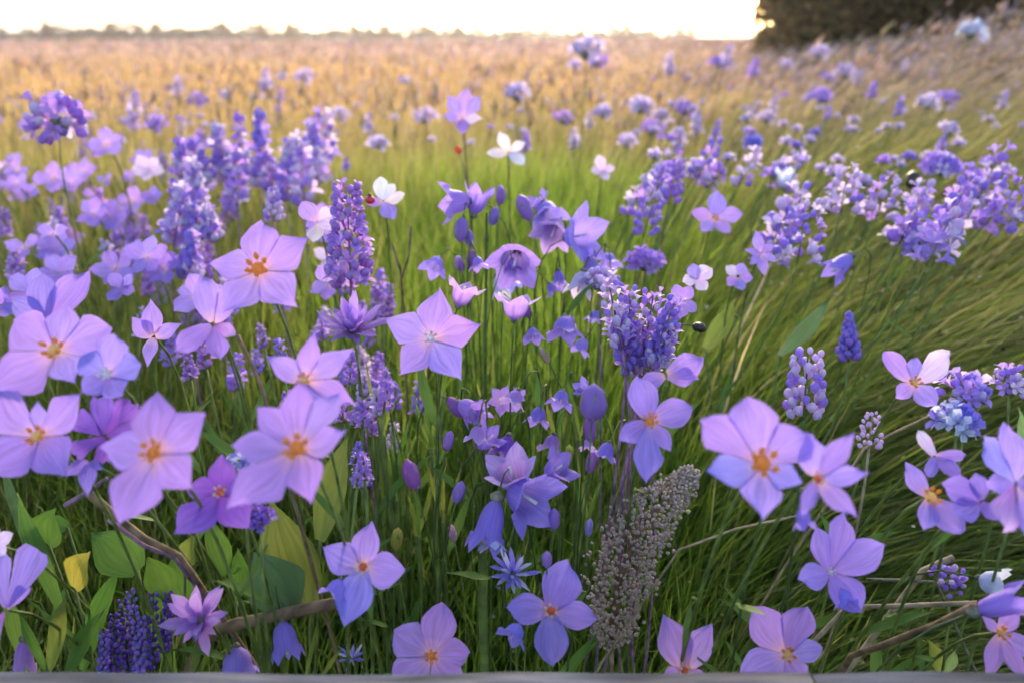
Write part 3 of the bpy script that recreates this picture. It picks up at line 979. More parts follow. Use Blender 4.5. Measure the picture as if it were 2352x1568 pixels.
bloom('big ruffled blue and pink violet bloom cut by the frame over brown straws', (2335, 1110), .43,
      [(2270, 1020), (2330, 985), (2262, 1110), (2275, 1210), (2340, 1236), (2400, 1120)], 'violet', 'round', .75, None, ruffle=.09, cols=['blue', 'blue', 'violet', 'magenta', 'lilac', 'violet'], cup=.2)
bloom('drooping lilac flower with long hanging petals under a tubular violet flower', (2296, 1452), .50,
      [(2242, 1546), (2330, 1552), (2372, 1500), (2352, 1400), (2262, 1420)], 'lilac', 'oval', .45, 'yellow', 9, widths=[.4, .42, .55, .6, .6])
bloom('orchid-like violet flower with orange throat and bright blue lip', (1492, 968), .50,
      [(1592, 936), (1424, 1010), (1480, 1095), (1470, 868), (1536, 1030)], 'violet', 'round', .75, 'orange', 10, widths=[.7, .7, .55, .7, .55], cols=['lilac', 'violet', 'blue', 'violet', 'lilac'], ruffle=.05)
bloom('side-on pinkish violet flower leaning behind the blue-lipped one', (1530, 862), .54,
      [(1614, 822), (1600, 872), (1470, 880)], 'pink', 'round', .7, None, ruffle=.09)
bloom('tall violet flower cut by the frame above a pink tubular bloom', (12, 1400), .50,
      [(60, 1272), (-30, 1290), (-10, 1480), (50, 1350)], 'violet', 'fan', .6, None, cols=['violet', 'violet', 'magenta', 'violet'])
bloom('faded pinkish flower cut by the frame above the tall violet one', (-12, 1250), .50, [(26, 1228), (18, 1270), (-30, 1210)], 'pale', 'round', .8, None)

# low half hidden flowers behind the rail
bell('lilac triangular bell just above the rail beside a pink clover', (545, 1520), 74, (.1, 1, .1), .60, 'lilac', .2, ratio=.55)
bell('violet folded bell hanging under the brown stick', (655, 1470), 96, (.25, 1, .2), .58, 'blue', .1, ratio=.36)
bell('pink tubular bell standing at the rail in front of folded grass leaves', (55, 1510), 90, (0, 1, .0), .58, 'magenta', .1, ratio=.28)
bell('violet tubular flower above the drooping lilac one, set on a brown stalk', (2300, 1386), 130, (.95, -.32, .1), .49, 'violet', .25, ratio=.26)
bell('small blue trumpet beside a big lilac flower, opening left and down', (1182, 1452), 46, (-.6, .7, .5), .515, 'blue', .5, ratio=.6)
bell('small blue trumpet tucked under the flower on the brown stick', (772, 1352), 48, (-.4, .9, .4), .495, 'blue', .5, ratio=.55)
bell('blue fluted trumpet below the clear violet flower', (1940, 1372), 44, (.2, .9, .4), .495, 'blue', .4, ratio=.5)
bell('small violet trumpet dangling beneath the narrow petalled violet flower', (1846, 1190), 56, (.1, 1, .2), .41, 'violet', .4, ratio=.35)
bell('pale blue bell lying over brown straw near the timber rail', (2280, 1338), 60, (.7, .2, .5), .56, 'sky', .3, ratio=.6)
bud('lilac bud riding above the four-petalled flower by the seed spike', (1256, 1284), 40, (0, -1), .525, 'violet', fat=.3)

# ------------------------------------------------------------------ the harebells in the middle
hb = 'harebells in the middle clump'
bell('violet harebell facing down towards the viewer on a dark upright stem', (1184, 596), 84, (-.15, .75, .9), .80, 'lilac', .55, ratio=.50)
bell('violet star-mouthed harebell turned to the right below a cluster of bells', (1328, 542), 78, (.9, -.05, .9), .84, 'blue', .8, ratio=.5)
bell('pinkish half of a double harebell at the head of the tall stem', (1046, 464), 70, (-.95, .1, .2), .86, 'pink', .45, ratio=.5)
bell('grey-violet half of a double harebell at the head of the tall stem', (1096, 458), 74, (.25, -1, .2), .87, 'violet', .2, ratio=.42)
bell('bright magenta violet harebell cup tilted right above the facing star', (1062, 676), 62, (.35, -.9, .1), .62, 'magenta', .5, ratio=.5)
bell('magenta violet harebell cup opening upward over a striped bud', (1184, 706), 62, (.1, -1, .1), .66, 'magenta', .55, ratio=.58)
bell('violet harebell hanging like a hood in front of thin grass', (1296, 752), 56, (-.05, .9, .3), .72, 'violet', .5, ratio=.55)
bell('lilac upper bell of the crowded harebell top beside a grey bud', (1258, 488), 62, (.2, .8, .5), .90, 'violet', .5, ratio=.5)
bell('magenta tinted bell in the crowded harebell top', (1272, 530), 66, (-.3, .7, .6), .88, 'magenta', .5, ratio=.5)
bell('small dusky bell at the very top of the crowded harebell stem', (1240, 468), 46, (-.4, -.6, .3), .92, 'violet', .4, ratio=.5)
bell('small blue-violet bell beside three dusky buds', (1000, 608), 46, (-.3, .7, .5), .80, 'blue', .5, ratio=.5)
bell('narrow violet bell dangling between two upright stems', (1284, 642), 46, (0, 1, .3), .84, 'violet', .3, ratio=.36)
bell('pale violet bell folded against a purple bud cluster', (1332, 652), 64, (-.25, .9, .2), .80, 'pale', .3, ratio=.42)
bell('pale blue bell behind the upward opening magenta cup', (1148, 660), 60, (.2, 1, .2), .84, 'sky', .3, ratio=.3)
bell('little violet bell near a long curled leaf', (1224, 768), 34, (0, 1, .5), .74, 'violet', .5, ratio=.55)
bloom('small pinkish lilac star flower with ragged tips in the green grass', (1152, 918), .72, [(1130, 890), (1196, 905), (1188, 945), (1150, 956), (1118, 925), (1165, 885)], 'pink', 'star', .75, 'white', 4, leaves=1)
bloom('smaller twin of the ragged pinkish star tucked behind its tip', (1192, 908), .75, [(1180, 888), (1208, 894), (1206, 920), (1186, 930)], 'lilac', 'star', .75, None, leaves=0)
bell('pinkish bell half open beside a brown striped bud', (1076, 938), 62, (.9, .5, .5), .68, 'pink', .4, ratio=.45)
bell('small lilac bell pressed against the pinkish half open one', (1102, 950), 40, (.4, .8, .4), .69, 'lilac', .4, ratio=.5)
bell('lilac bell leaning out of a striped bud over a dark purple flower', (1118, 1010), 62, (.55, -.5, .3), .64, 'lilac', .4, ratio=.42)
bell('dark purple shaded bell beneath the leaning lilac one', (1160, 1028), 62, (-.3, .9, .2), .65, 'deep', .4, ratio=.45)
bell('small violet bell with green calyx hanging under a bent stalk', (1236, 955), 48, (-.2, .95, .3), .70, 'violet', .4, ratio=.48)
bell('large bright violet bell at the top of the hanging cluster', (1178, 1092), 92, (-.25, -.75, .5), .60, 'magenta', .4, ratio=.5)
bell('broad violet bell in the middle of the hanging cluster', (1208, 1140), 104, (.55, .25, .5), .59, 'violet', .45, ratio=.55)
bell('fluted violet bell hanging lowest in the cluster', (1126, 1206), 130, (-.25, 1, .1), .58, 'violet', .25, ratio=.30)
bell('blue-violet bell spreading right of the hanging cluster', (1276, 1078), 64, (.6, -.5, .4), .62, 'violet', .55, ratio=.5)
bell('pale lip-like bell dripping from the foot of the hanging cluster', (1130, 1240), 54, (.0, 1, .4), .575, 'sky', .6, ratio=.4)
for c, s, dr, dd, lab in [
    ((1030, 1012), 50, (.25, -1), .64, 'brown and mauve striped bud alone in the grass'),
    ((1054, 1130), 56, (.3, -1), .60, 'grey striped bud low in the green grass beside the hanging cluster'),
    ((945, 1090), 78, (-.3, -1), .60, 'mauve striped bud on a bent stalk near a tall green blade'),
    ((1102, 1010), 56, (-.2, -1), .645, 'striped bud clasping the leaning lilac bell'),
    ((1046, 935), 58, (-.5, -.8), .685, 'brown bud behind the pinkish half open bell'),
    ((1356, 985), 62, (0, 1), .56, 'brown striped bud under a teardrop bud'),
    ((1362, 925), 92, (.05, -1), .53, 'plump pinkish violet teardrop bud beside the blue-lipped flower'),
    ((1358, 1062), 54, (.25, -1), .58, 'slim violet bud on a brown stalk above the seed spike'),
    ((1272, 1192), 54, (.05, -1), .60, 'violet oval bud on a reddish stalk'),
    ((1352, 620), 66, (-.5, 1), .82, 'long dusky bud hanging from the star-mouthed harebell'),
    ((1205, 478), 66, (-.4, -1), .88, 'grey pointed bud at the edge of the crowded harebell top'),
    ((1150, 450), 46, (.1, -1), .9, 'dark slim bud above a small lilac bud'),
    ((1148, 440), 30, (.1, -1), .91, 'tiny dark bud at the stem tip'),
    ((1135, 497), 46, (.3, -1), .86, 'brownish slim bud beside the tall dark stem'),
    ((1060, 528), 62, (-.1, 1), .84, 'dusky purple drooping bud under the double harebell'),
    ((1078, 548), 44, (.2, 1), .85, 'small dusky bud next to a drooping purple one'),
    ((1084, 598), 50, (.1, -1), .84, 'lilac and brown bud on a slender stem'),
    ((1056, 606), 40, (-.3, -1), .84, 'blue-violet bud with grey ribs in the three-bud group'),
    ((1262, 1040), 0, (0, 0), 0, '')]:
    if s: bud(lab, c, s, dr, dd, random.choice(['violet', 'magenta', 'violet']), fat=.24 if s < 80 else .32)
bud('yellow-green upright bud in the grass beside the hanging cluster', (1307, 1040), 40, (.05, -1), .64, 'yleaf', fat=.25, sep='leaf2')
bud('yellow wilted bud low beside the flower on the brown stick', (912, 1238), 58, (.1, -1), .60, 'yleaf', fat=.24, sep='leaf2')
bud('straw-coloured seed bud leaning in the harebell grass', (1250, 815), 44, (-.5, -.8), .70, 'straw', fat=.2, sep='straw')

# upright stems and odd leaves of the middle clump
stick('tall dark green stem carrying the double harebell', [Vector((P(1112, 840, .86).x, P(1112, 840, .86).y, 0)), P(1114, 840, .86), P(1116, 640, .865), P(1118, 490, .87)], .0022, .0013, 'dstem', 'tall_bare_plant', 'plant')
stick('thick green stem standing straight up near the timber rail', [P(1112, 1508, .70) - Vector((0, 0, .10)), P(1112, 1508, .69), P(1110, 1360, .68), P(1108, 1225, .67)], .0042, .0036, 'stem', 'tall_bare_plant', 'plant')
stick('long pale green stem rising beside the hanging cluster', [P(1002, 1260, .68) - Vector((0, 0, .14)), P(1002, 1240, .67), P(1006, 1060, .68), P(1022, 900, .70)], .0020, .0012, 'stem', 'tall_bare_plant', 'plant')

# ------------------------------------------------------------------ soft white, pink and pale flowers behind the clump
bloom('pink and white curled petal flower with blue underside above the harebells', (1168, 350), 1.15, [(1150, 306), (1206, 330), (1204, 388), (1120, 362)], 'white', 'round', .6, None, cols=['white', 'white', 'sky', 'white'], cup=.3)
bloom('white and pale blue flower with pink curled edge beside the magenta spike', (880, 462), .86, [(872, 408), (930, 452), (906, 512), (842, 470), (905, 425)], 'white', 'round', .7, None, cols=['sky', 'white', 'blue', 'pink', 'sky'], cup=.25)
bloom('pale lilac folded flower alone over the green grass', (1384, 392), 1.25, [(1378, 358), (1412, 388), (1392, 420), (1356, 398)], 'pale', 'round', .8, None, cup=.3)
bloom('large violet flower of upright petals over a brown stalk in golden grass', (1062, 272), 1.15, [(1030, 222), (1072, 204), (1104, 226), (1108, 278), (1066, 318), (1018, 272)], 'violet', 'oval', .7, None, cup=.25, stem='bstem', cols=['lilac', 'lilac', 'lilac', 'pale', 'violet', 'lilac'])
bloom('pink and lilac goblet flower leaning beside the white and pale blue one', (728, 510), .80, [(690, 468), (764, 480), (772, 520), (724, 562), (706, 525)], 'pale', 'round', .8, None, cup=.25, cols=['pink', 'pale', 'pale', 'white', 'lilac'])
bloom('lilac flower of five rounded petals with cream eye alone in leaning grass', (1642, 502), .98, [(1588, 490), (1654, 440), (1704, 492), (1670, 540), (1606, 535)], 'lilac', 'round', .7, 'yellow', 6, cols=['pink', 'violet', 'lilac', 'lilac', 'lilac'], cup=.2)
bloom('violet flower of long ragged petals with pale lip in leaning grass', (1748, 582), .86, [(1712, 575), (1740, 530), (1780, 560), (1784, 600), (1748, 634), (1720, 610)], 'violet', 'oval', .55, None, cols=['violet', 'lilac', 'violet', 'lilac', 'pink', 'violet'])
bloom('pale violet flower with dark blue eye in leaning grass', (1694, 636), .84, [(1672, 610), (1712, 606), (1728, 640), (1700, 668), (1668, 655)], 'pale', 'round', .85, 'dark', 5, cols=['pale', 'lilac', 'lilac', 'blue', 'lilac'])
bloom('pale blue-violet rounded flower over a pinkish bloom', (1600, 640), .74, [(1568, 650), (1592, 606), (1636, 616), (1620, 668)], 'blue', 'round', .95, None, cols=['pale', 'blue', 'pale', 'pale'])
bloom('pinkish violet flower nestled under a pale blue-violet one', (1566, 690), .70, [(1550, 655), (1592, 660), (1596, 716), (1560, 732), (1540, 690)], 'pink', 'round', .8, None)
bell('blue bell tipped upward in the leaning grass by a long green leaf', (1930, 610), 76, (-.7, .6, .1), .88, 'blue', .3, ratio=.34)
bell('white and blue bell atop a thin stem in the leaning grass', (1802, 408), 50, (0, -1, .2), 1.15, 'sky', .2, ratio=.4)

# left soft flowers
for c, s, col, lab in [
    ((245, 332), 84, 'lilac', 'soft lilac flower beside the tall bud cluster'),
    ((124, 408), 86, 'lilac', 'soft lilac flower of uneven lobes in the left-leaning stalks'),
    ((190, 394), 66, 'lilac', 'soft rounded violet flower touching an uneven-lobed one'),
    ((340, 388), 76, 'pale', 'pale pointed lilac flower between the rounded ones and the spikes'),
    ((48, 446), 64, 'lilac', 'oval violet flower by dark red buds'),
    ((302, 462), 72, 'lilac', 'two-winged lilac flower above a bluish patch of leaves'),
    ((250, 498), 86, 'violet', 'crumpled violet flower under the two-winged lilac one'),
    ((236, 548), 60, 'violet', 'small crumpled violet flower under a larger crumpled one'),
    ((538, 498), 54, 'blue', 'oval blue-violet flower above the large lilac star'),
    ((128, 570), 96, 'violet', 'dark-edged violet flower beside magenta lobes'),
    ((138, 622), 70, 'violet', 'violet flower hanging below magenta lobes'),
    ((160, 555), 74, 'magenta', 'magenta lobed flower against a dark-edged violet one'),
    ((285, 590), 66, 'pale', 'pale pointed flower above small pink florets'),
    ((930, 598), 60, 'pink', 'pinkish flower split by a brown forked stalk'),
    ((895, 600), 44, 'pink', 'small pinkish flower next to the one split by a forked stalk'),
    ((735, 608), 40, 'white', 'whitish pink flower at the foot of the magenta spike')]:
    d = D(s, .06)
    bloom(lab, c, d, ring_tips(c, s * .52, random.choice([4, 5, 5]), None, .9, .25), col, 'round', .85, None, cup=.25, ruffle=.07, leaves=1)

fringe('bright magenta fringed flower head with many narrow petals', (812, 765), 190, .66, 38, 'magenta', 'fringed_flower', (0, -1, .7), 1.05, .26)
for k, (b_, t_, w_, c_, l_) in enumerate([
    ((1430, 800), (1396, 640), 76, 'pale', 'dusky pale spike at the outer edge of the dense lavender clump'),
    ((1440, 830), (1448, 668), 70, 'lilac', 'upright lilac spike in the dense lavender clump'),
    ((1470, 850), (1502, 672), 84, 'lilac', 'tallest lilac spike of the dense lavender clump'),
    ((1490, 850), (1552, 690), 70, 'violet', 'violet spike fanning outward from the dense lavender clump'),
    ((1460, 860), (1418, 730), 84, 'violet', 'short stout violet spike low in the dense lavender clump'),
    ((1480, 870), (1476, 740), 90, 'lilac', 'broad lilac spike low in the middle of the dense lavender clump'),
    ((1500, 850), (1540, 750), 80, 'pale', 'pale short spike leaning out under the dense lavender clump')]):
    spike(l_, b_, t_, w_, .60 + .012 * (k % 3), 36, c_, ('bud', 'lobed'), 27, 'lavender_spike', group='dense lavender clump', single=True, up=1.7, taper=.75, stem='mauve', leaves=1)
n = 0
while n < 26:
    px, py = random.uniform(1000, 1400), random.uniform(560, 1240)
    if (px - 990) ** 2 + (py - 770) ** 2 < 120 ** 2: continue
    d = random.uniform(.70, .92) if py < 800 else random.uniform(.60, .74)
    sz = random.uniform(26, 46)
    col = random.choice(['violet', 'lilac', 'blue', 'magenta'])
    if random.random() < .6:
        bell('little %s harebell on a hair-thin stem in the middle clump' % {'violet': 'violet', 'lilac': 'lilac', 'blue': 'blue-violet', 'magenta': 'magenta'}[col], (px, py), sz, (random.uniform(-.7, .7), random.choice([1, 1, -.5]), random.uniform(0, .6)), d, col, .5, ratio=.5, group='little harebells of the middle clump', stem='stem', leaves=0)
    else:
        bud('small slim %s bud on a hair-thin stem in the middle clump' % {'violet': 'violet', 'lilac': 'lilac', 'blue': 'blue-violet', 'magenta': 'magenta'}[col], (px, py), sz, (random.uniform(-.6, .6), -1), d, col, group='little buds of the middle clump', fat=.2, stem='stem')
    n += 1
fringe('small blue and white tufted flower head low in the grass by the seed spike', (1178, 1318), 130, .60, 30, 'blue', 'fringed_flower', (0, -.8, .8), 1.1, .2)
fringe('pink clover-like flower of thick separate petals beside the brown stick', (462, 1425), 180, .54, 16, 'magenta', 'clover_flower', (0, -.4, 1), 1.2, .34)
fringe('small blue star-tufted flower low beside the lilac flower at the rail', (810, 1510), 80, .66, 22, 'blue', 'fringed_flower', (0, -.8, .7), 1.1, .16)
for k, (a, b) in enumerate([((560, 1060), 1), ((600, 1190), 2)]):
    head(['dark blue and white speckled flower head behind the deep violet flower', 'dark violet floret cluster under the largest pale flower'][k], a, 66, .50, 26, ['blue', 'deep'][k], ('lobed',), 16, 'floret_cluster', single=True)

# ------------------------------------------------------------------ flower spikes
S1 = dict(single=True)
spike('tall magenta spike crowded with round florets beside the large lilac star', (806, 660), (796, 430), 116, .74, 90, 'magenta', ('bud', 'lobed'), 30, 'flower_spike', stem='mauve', taper=.6, **S1)
spike('slim lupin-like spike with pointed pink tips above the biggest lilac flower', (1846, 965), (1856, 812), 112, .62, 46, 'pale', ('bud',), 30, 'flower_spike', taper=.75, up=1.6, stem='dstem', **S1)
spike('short violet lupin-like spike with pointed florets up the slope from the pink tipped one', (1950, 832), (1950, 728), 70, .78, 34, 'violet', ('bud',), 26, 'flower_spike', taper=.35, up=1.2, **S1)
spike('large lilac floret spike in the leaning grass', (1830, 610), (1856, 470), 118, .90, 36, 'lilac', ('bud', 'lobed'), 26, 'flower_spike', taper=.6, **S1)
spike('pale lilac floret spike with bright tip behind the large lilac one', (1930, 492), (1948, 392), 100, 1.02, 28, 'pale', ('bud', 'lobed'), 26, 'flower_spike', **S1)
spike('lilac floret spike leaning towards the dark seed head', (2010, 506), (2046, 408), 88, 1.05, 26, 'pale', ('bud', 'lobed'), 24, 'flower_spike', **S1)
spike('long leaning mauve spike against a brown stalk', (1478, 545), (1522, 392), 70, 1.00, 34, 'lilac', ('bud',), 20, 'flower_spike', stem='bstem', **S1)
spike('shorter mauve spike beside the long leaning one', (1536, 470), (1560, 372), 60, 1.15, 36, 'lilac', ('bud',), 20, 'flower_spike', stem='bstem')
spike('thick violet spike rising towards the frame edge in leaning grass', (2280, 530), (2345, 400), 100, 1.0, 32, 'lilac', ('bud', 'lobed'), 24, 'flower_spike', **S1)
spike('violet spike at the foot of the thick one by the frame edge', (2250, 530), (2305, 470), 74, .98, 20, 'lilac', ('bud', 'lobed'), 22, 'flower_spike')
spike('slanting violet spike with a pale tip in the leaning grass', (2180, 490), (2234, 446), 54, 1.05, 24, 'lilac', ('bud',), 26, 'flower_spike')
spike('pale dried spike with whitish florets between the grass blades', (1996, 1030), (2004, 950), 66, .62, 26, 'pale', ('bud',), 16, 'flower_spike', stem='straw')
spike('dark lilac floret spike alone above the large lilac star', (630, 510), (628, 436), 52, .95, 36, 'pale', ('bud',), 17, 'flower_spike', stem='mauve', **S1)
for i, (b, t) in enumerate([((236, 1560), (240, 1450)), ((262, 1560), (262, 1412)), ((296, 1560), (282, 1376)), ((330, 1552), (300, 1356)), ((352, 1540), (352, 1362)), ((378, 1500), (388, 1362)), ((318, 1566), (326, 1420))]):
    spike('dark purple lavender spike in the fan of spikes at the timber rail', b, t, 36, .60 + .01 * (i % 3), 44, 'deep' if i % 3 else 'violet', ('bud',), 15, 'lavender_spike', group='dark lavender spikes in a fan at the rail', stem='dstem', up=1.3, taper=.8, single=True, leaves=0)
head('large rounded scabious head of violet florets with dark middle in leaning grass', (2112, 562), 116, .92, 34, 'lilac', ('lobed',), 26, single=True)
head('domed lilac scabious head beside the dark brown seed head', (2160, 386), 76, 1.15, 40, 'lilac', ('lobed',), 20, single=True)
head('floret cluster of lilac and white under the four unequal petals', (2215, 905), 116, .58, 22, 'lilac', ('lobed', 'bud'), 30, 'floret_cluster', single=True)
head('blue-violet floret cluster hanging below the lilac and white cluster', (2196, 972), 90, .56, 20, 'blue', ('lobed',), 34, 'floret_cluster', single=True)
head('dark speckled violet floret cluster at the frame edge beside pale leaves', (2318, 880), 104, .60, 24, 'lilac', ('bud', 'lobed'), 20, 'floret_cluster', single=True)
head('small mauve floret cluster above the horizontal straw', (2180, 1336), 90, .60, 30, 'lilac', ('bud',), 16, 'floret_cluster', single=True)
head('round blue flower ball on the slope above the leaning mauve spikes', (1730, 332), 42, 1.5, 34, 'blue', ('lobed',), 11)
head('tall cluster of pink and violet round buds over magenta throats', (135, 275), 150, 1.05, 34, 'pink', ('bud', 'lobed'), 30, 'floret_cluster', single=True, full=True)
head('faded mauve floret head with bristly buds beside the dusky narrow petals', (1380, 650), 90, .78, 36, 'pale', ('bud',), 18, 'floret_cluster', stem='mauve', single=True)
head('pale dried floret cluster beside an iris-like clump', (1480, 605), 76, .92, 28, 'lilac', ('lobed',), 22, 'floret_cluster')

# rows of lilac spikes among the left flowers
LS = [((420, 470), (412, 330)), ((450, 500), (446, 380)), ((470, 430), (440, 330)), ((520, 420), (500, 300)), ((545, 470), (540, 350)), ((560, 420), (548, 270)),
      ((600, 430), (596, 262)), ((640, 440), (606, 360)), ((668, 460), (664, 330)), ((700, 470), (690, 320)), ((730, 430), (716, 290)), ((745, 380), (742, 262)),
      ((462, 560), (440, 470)), ((490, 560), (476, 480)), ((430, 640), (440, 545)), ((400, 560), (420, 440))]
ROW = ['lilac floret spike at the outer end of the crowded row of spikes', 'stout spike beside the outer end of the crowded row', 'short leaning spike between two taller ones in the crowded row',
       'spike with its tip bent outwards in the crowded row', 'straight spike half hidden in the crowded row', 'tall slender spike near the middle of the crowded row', 'tallest spike of the crowded row',
       'short spike leaning against the tallest of the crowded row', 'spike of medium height past the tallest of the crowded row', 'long spike hanging low past the tallest of the crowded row',
       'spike near the inner end of the crowded row facing golden grass', 'last spike of the crowded row at the golden grass', 'low spike in front of the crowded row over bluish leaves',
       'low slim spike in front of the crowded row beside another', 'lowest spike in front of the crowded row', 'spike set apart in front of the outer end of the row']
for i, (b, t) in enumerate(LS):
    zz = .36
    d = max(.95, min(1.9, depth_at_z(b[0], b[1] - 60, .40)))
    rc = random.choice(['pink', 'pale', 'lilac', 'pale'])
    spike(ROW[i], b, t, random.uniform(50, 72), d, 27, rc,
          ('bud', 'lobed'), random.uniform(25, 33), 'flower_spike', group='crowded lilac spikes behind the large star', stem=random.choice(['mauve', 'stem']), single=True, leaves=1)
# small pink-lilac floret sprigs low between the left flowers
for i in range(125):
    px, py = random.choice([(random.uniform(230, 520), random.uniform(520, 720)), (random.uniform(640, 960), random.uniform(640, 960)), (random.uniform(0, 240), random.uniform(300, 640)), (random.uniform(0, 560), random.uniform(230, 460)), (random.uniform(0, 760), random.uniform(260, 480)), (random.uniform(200, 700), random.uniform(500, 900)), (random.uniform(780, 900), random.uniform(820, 1090))])
    d = depth_at_z(px, py, random.uniform(.24, .34))
    hpx = min(random.uniform(.04, .07) * F / d, random.uniform(50, 80))
    sp_ = random.choice(['pale', 'lilac', 'pink', 'lilac', 'magenta'])
    spike('sprig of tiny %s florets low between the open flowers' % {'pale': 'pale', 'lilac': 'lilac', 'pink': 'pinkish lilac', 'magenta': 'magenta'}[sp_], (px, py + hpx / 2), (px + random.uniform(-.2, .2) * hpx, py - hpx / 2), hpx * .6, d, 17, sp_,
          ('bud', 'lobed'), hpx * .27, 'floret_sprig', group='tiny floret sprigs between the open flowers', leaves=1)

# soft open flowers crowded behind the left ones, and looser spikes on the slope
CW = {'lilac': 'lilac', 'pale': 'pale lilac', 'violet': 'violet', 'pink': 'pinkish lilac', 'magenta': 'magenta', 'blue': 'blue-violet'}
n = 0
while n < 44:
    px, py = random.uniform(-20, 760), random.uniform(270, 700)
    if (px - 596) ** 2 + (py - 610) ** 2 < 130 ** 2 or (px > 560 and py < 400): continue
    d = depth_at_z(px, py, random.uniform(.33, .40))
    s = random.uniform(.036, .056) * F / d
    col = random.choice(['lilac', 'lilac', 'pale', 'violet', 'violet', 'lilac'])
    k = random.choice([3, 4, 5, 5])
    bloom('soft %s flower of %s petals crowded behind the large star flowers' % (CW[col], {3: 'three', 4: 'four', 5: 'five'}[k]), (px, py), d, ring_tips((px, py), s * .52, k, None, .85, .3), col, 'round', .85, None,
          cup=.3, ruffle=.09, leaves=0, lo=True, group='soft flowers crowded behind the large stars')
    n += 1
for i in range(15):
    px, py = random.uniform(1440, 2340), random.uniform(320, 560)
    d = depth_at_z(px, py, random.uniform(.38, .44))
    hp = random.uniform(.05, .085) * F / d
    col = random.choice(['lilac', 'pale', 'lilac', 'pale'])
    spike('loose %s spike among others on the leaning grass slope' % CW[col], (px - hp * .25, py + hp * .5), (px + hp * .25, py - hp * .5), hp * .66, d, 15, col, ('bud', 'lobed'), hp * .26, 'flower_spike',
          group='loose spikes on the leaning grass slope', leaves=0, single=True)

# ------------------------------------------------------------------ distant flower heads in the golden grass and on the slope
far_named = [((310, 250), 66), ((360, 292), 46), ((408, 196), 40), ((455, 235), 40), ((520, 222), 30), ((644, 224), 30), ((700, 180), 40), ((610, 186), 50), ((780, 268), 40), ((846, 288), 44), ((872, 334), 44),
             ((930, 190), 26), ((976, 274), 46), ((1186, 220), 54), ((1208, 330), 44), ((1345, 120), 70), ((1320, 152), 30), ((1372, 146), 40), ((1538, 152), 46), ((1292, 276), 40), ((1384, 262), 44), ((1354, 280), 36),
             ((1318, 322), 44), ((1472, 250), 52), ((1498, 300), 50), ((1440, 330), 40), ((1572, 254), 46), ((1600, 288), 52), ((1516, 270), 40), ((1640, 300), 40), ((1664, 130), 50), ((1650, 148), 36), ((1726, 158), 42),
             ((1772, 242), 40), ((1760, 274), 36), ((1884, 226), 46), ((1898, 260), 30), ((1940, 172), 44), ((1970, 180), 36), ((1806, 150), 30), ((1880, 124), 40), ((1900, 180), 26), ((2000, 210), 36), ((2060, 250), 40), ((2130, 240), 44), ((2176, 230), 40),
             ((2230, 76), 56), ((2250, 100), 40), ((2300, 232), 44), ((2180, 300), 40), ((2160, 330), 36), ((2070, 160), 40), ((2140, 170), 30), ((1560, 385), 40), ((1640, 400), 50), ((1625, 425), 40), ((2220, 400), 44), ((2120, 470), 40), ((1802, 470), 36), ((795, 380), 30), ((650, 180), 24)]
for i, (c, s) in enumerate(far_named):
    slope = c[0] > 1630
    d = depth_at_z(c[0], c[1], (.40 if slope else .37) + .015 * random.random() + (.06 if c[0] > 1800 else 0))
    d = min(max(d, D(s, .028)), D(s, .07))
    col = random.choice(['lilac', 'pale', 'pale', 'lilac', 'pale'])
    if c == (2230, 76): col = 'sky'
    lab, grp = (('round lilac flower head scattered over the leaning grass slope', 'lilac heads on the leaning grass slope') if slope else
                ('soft lilac flower head standing above the golden grass', 'lilac heads above the golden grass'))
    cw = {'lilac': 'lilac', 'pale': 'pale lilac', 'violet': 'violet', 'sky': 'pale blue'}[col]
    rnd = random.random() < .55
    sz = 'large' if s > 46 else ('middling' if s > 36 else 'small')
    lab = f"{sz} {cw} {'round flower head' if rnd else 'slim flower spike'} " + ('out on the leaning grass slope' if slope else 'standing above the golden grass')
    if rnd:
        head(lab, c, s * 1.1, d, 11, col, ('lobed', 'lobed', 'bud'), s * .36, 'distant_flower', group=grp, leaves=0)
    else:
        r = s * .5
        spike(lab, (c[0], c[1] + r), (c[0] + (r * .5 if slope else 0), c[1] - r), s * .62, d, 13, col, ('bud', 'lobed'), s * .30, 'distant_flower', group=grp, leaves=0)
n = 0
while n < 150:
    px = random.uniform(1500, 2352) if random.random() < .75 else random.uniform(0, 1500)
    py = random.uniform(130, 720) if px > 1500 else random.uniform(170, 330)
    d = depth_at_z(px, py, .36 if px < 1500 else .42)
    if d > 9 or d < 1.15: continue
    s = random.uniform(.014, .026) * F / d
    slope = px > 1500
    lab, grp = (('tiny lilac flower dotted through the leaning grass slope', 'tiny lilac dots in the leaning grass') if slope else
                ('tiny lilac flower dotted through the golden grass', 'tiny lilac dots in the golden grass'))
    tc_ = random.choice(['lilac', 'pale', 'pale', 'pale'])
    lab = lab.replace('tiny lilac', 'tiny ' + {'lilac': 'lilac', 'pale': 'pale lilac', 'violet': 'violet'}[tc_])
    head(lab, (px, py), s, d, 7, tc_, ('bud', 'lobed'), s * .5, 'tiny_flower', group=grp, leaves=0)
    n += 1

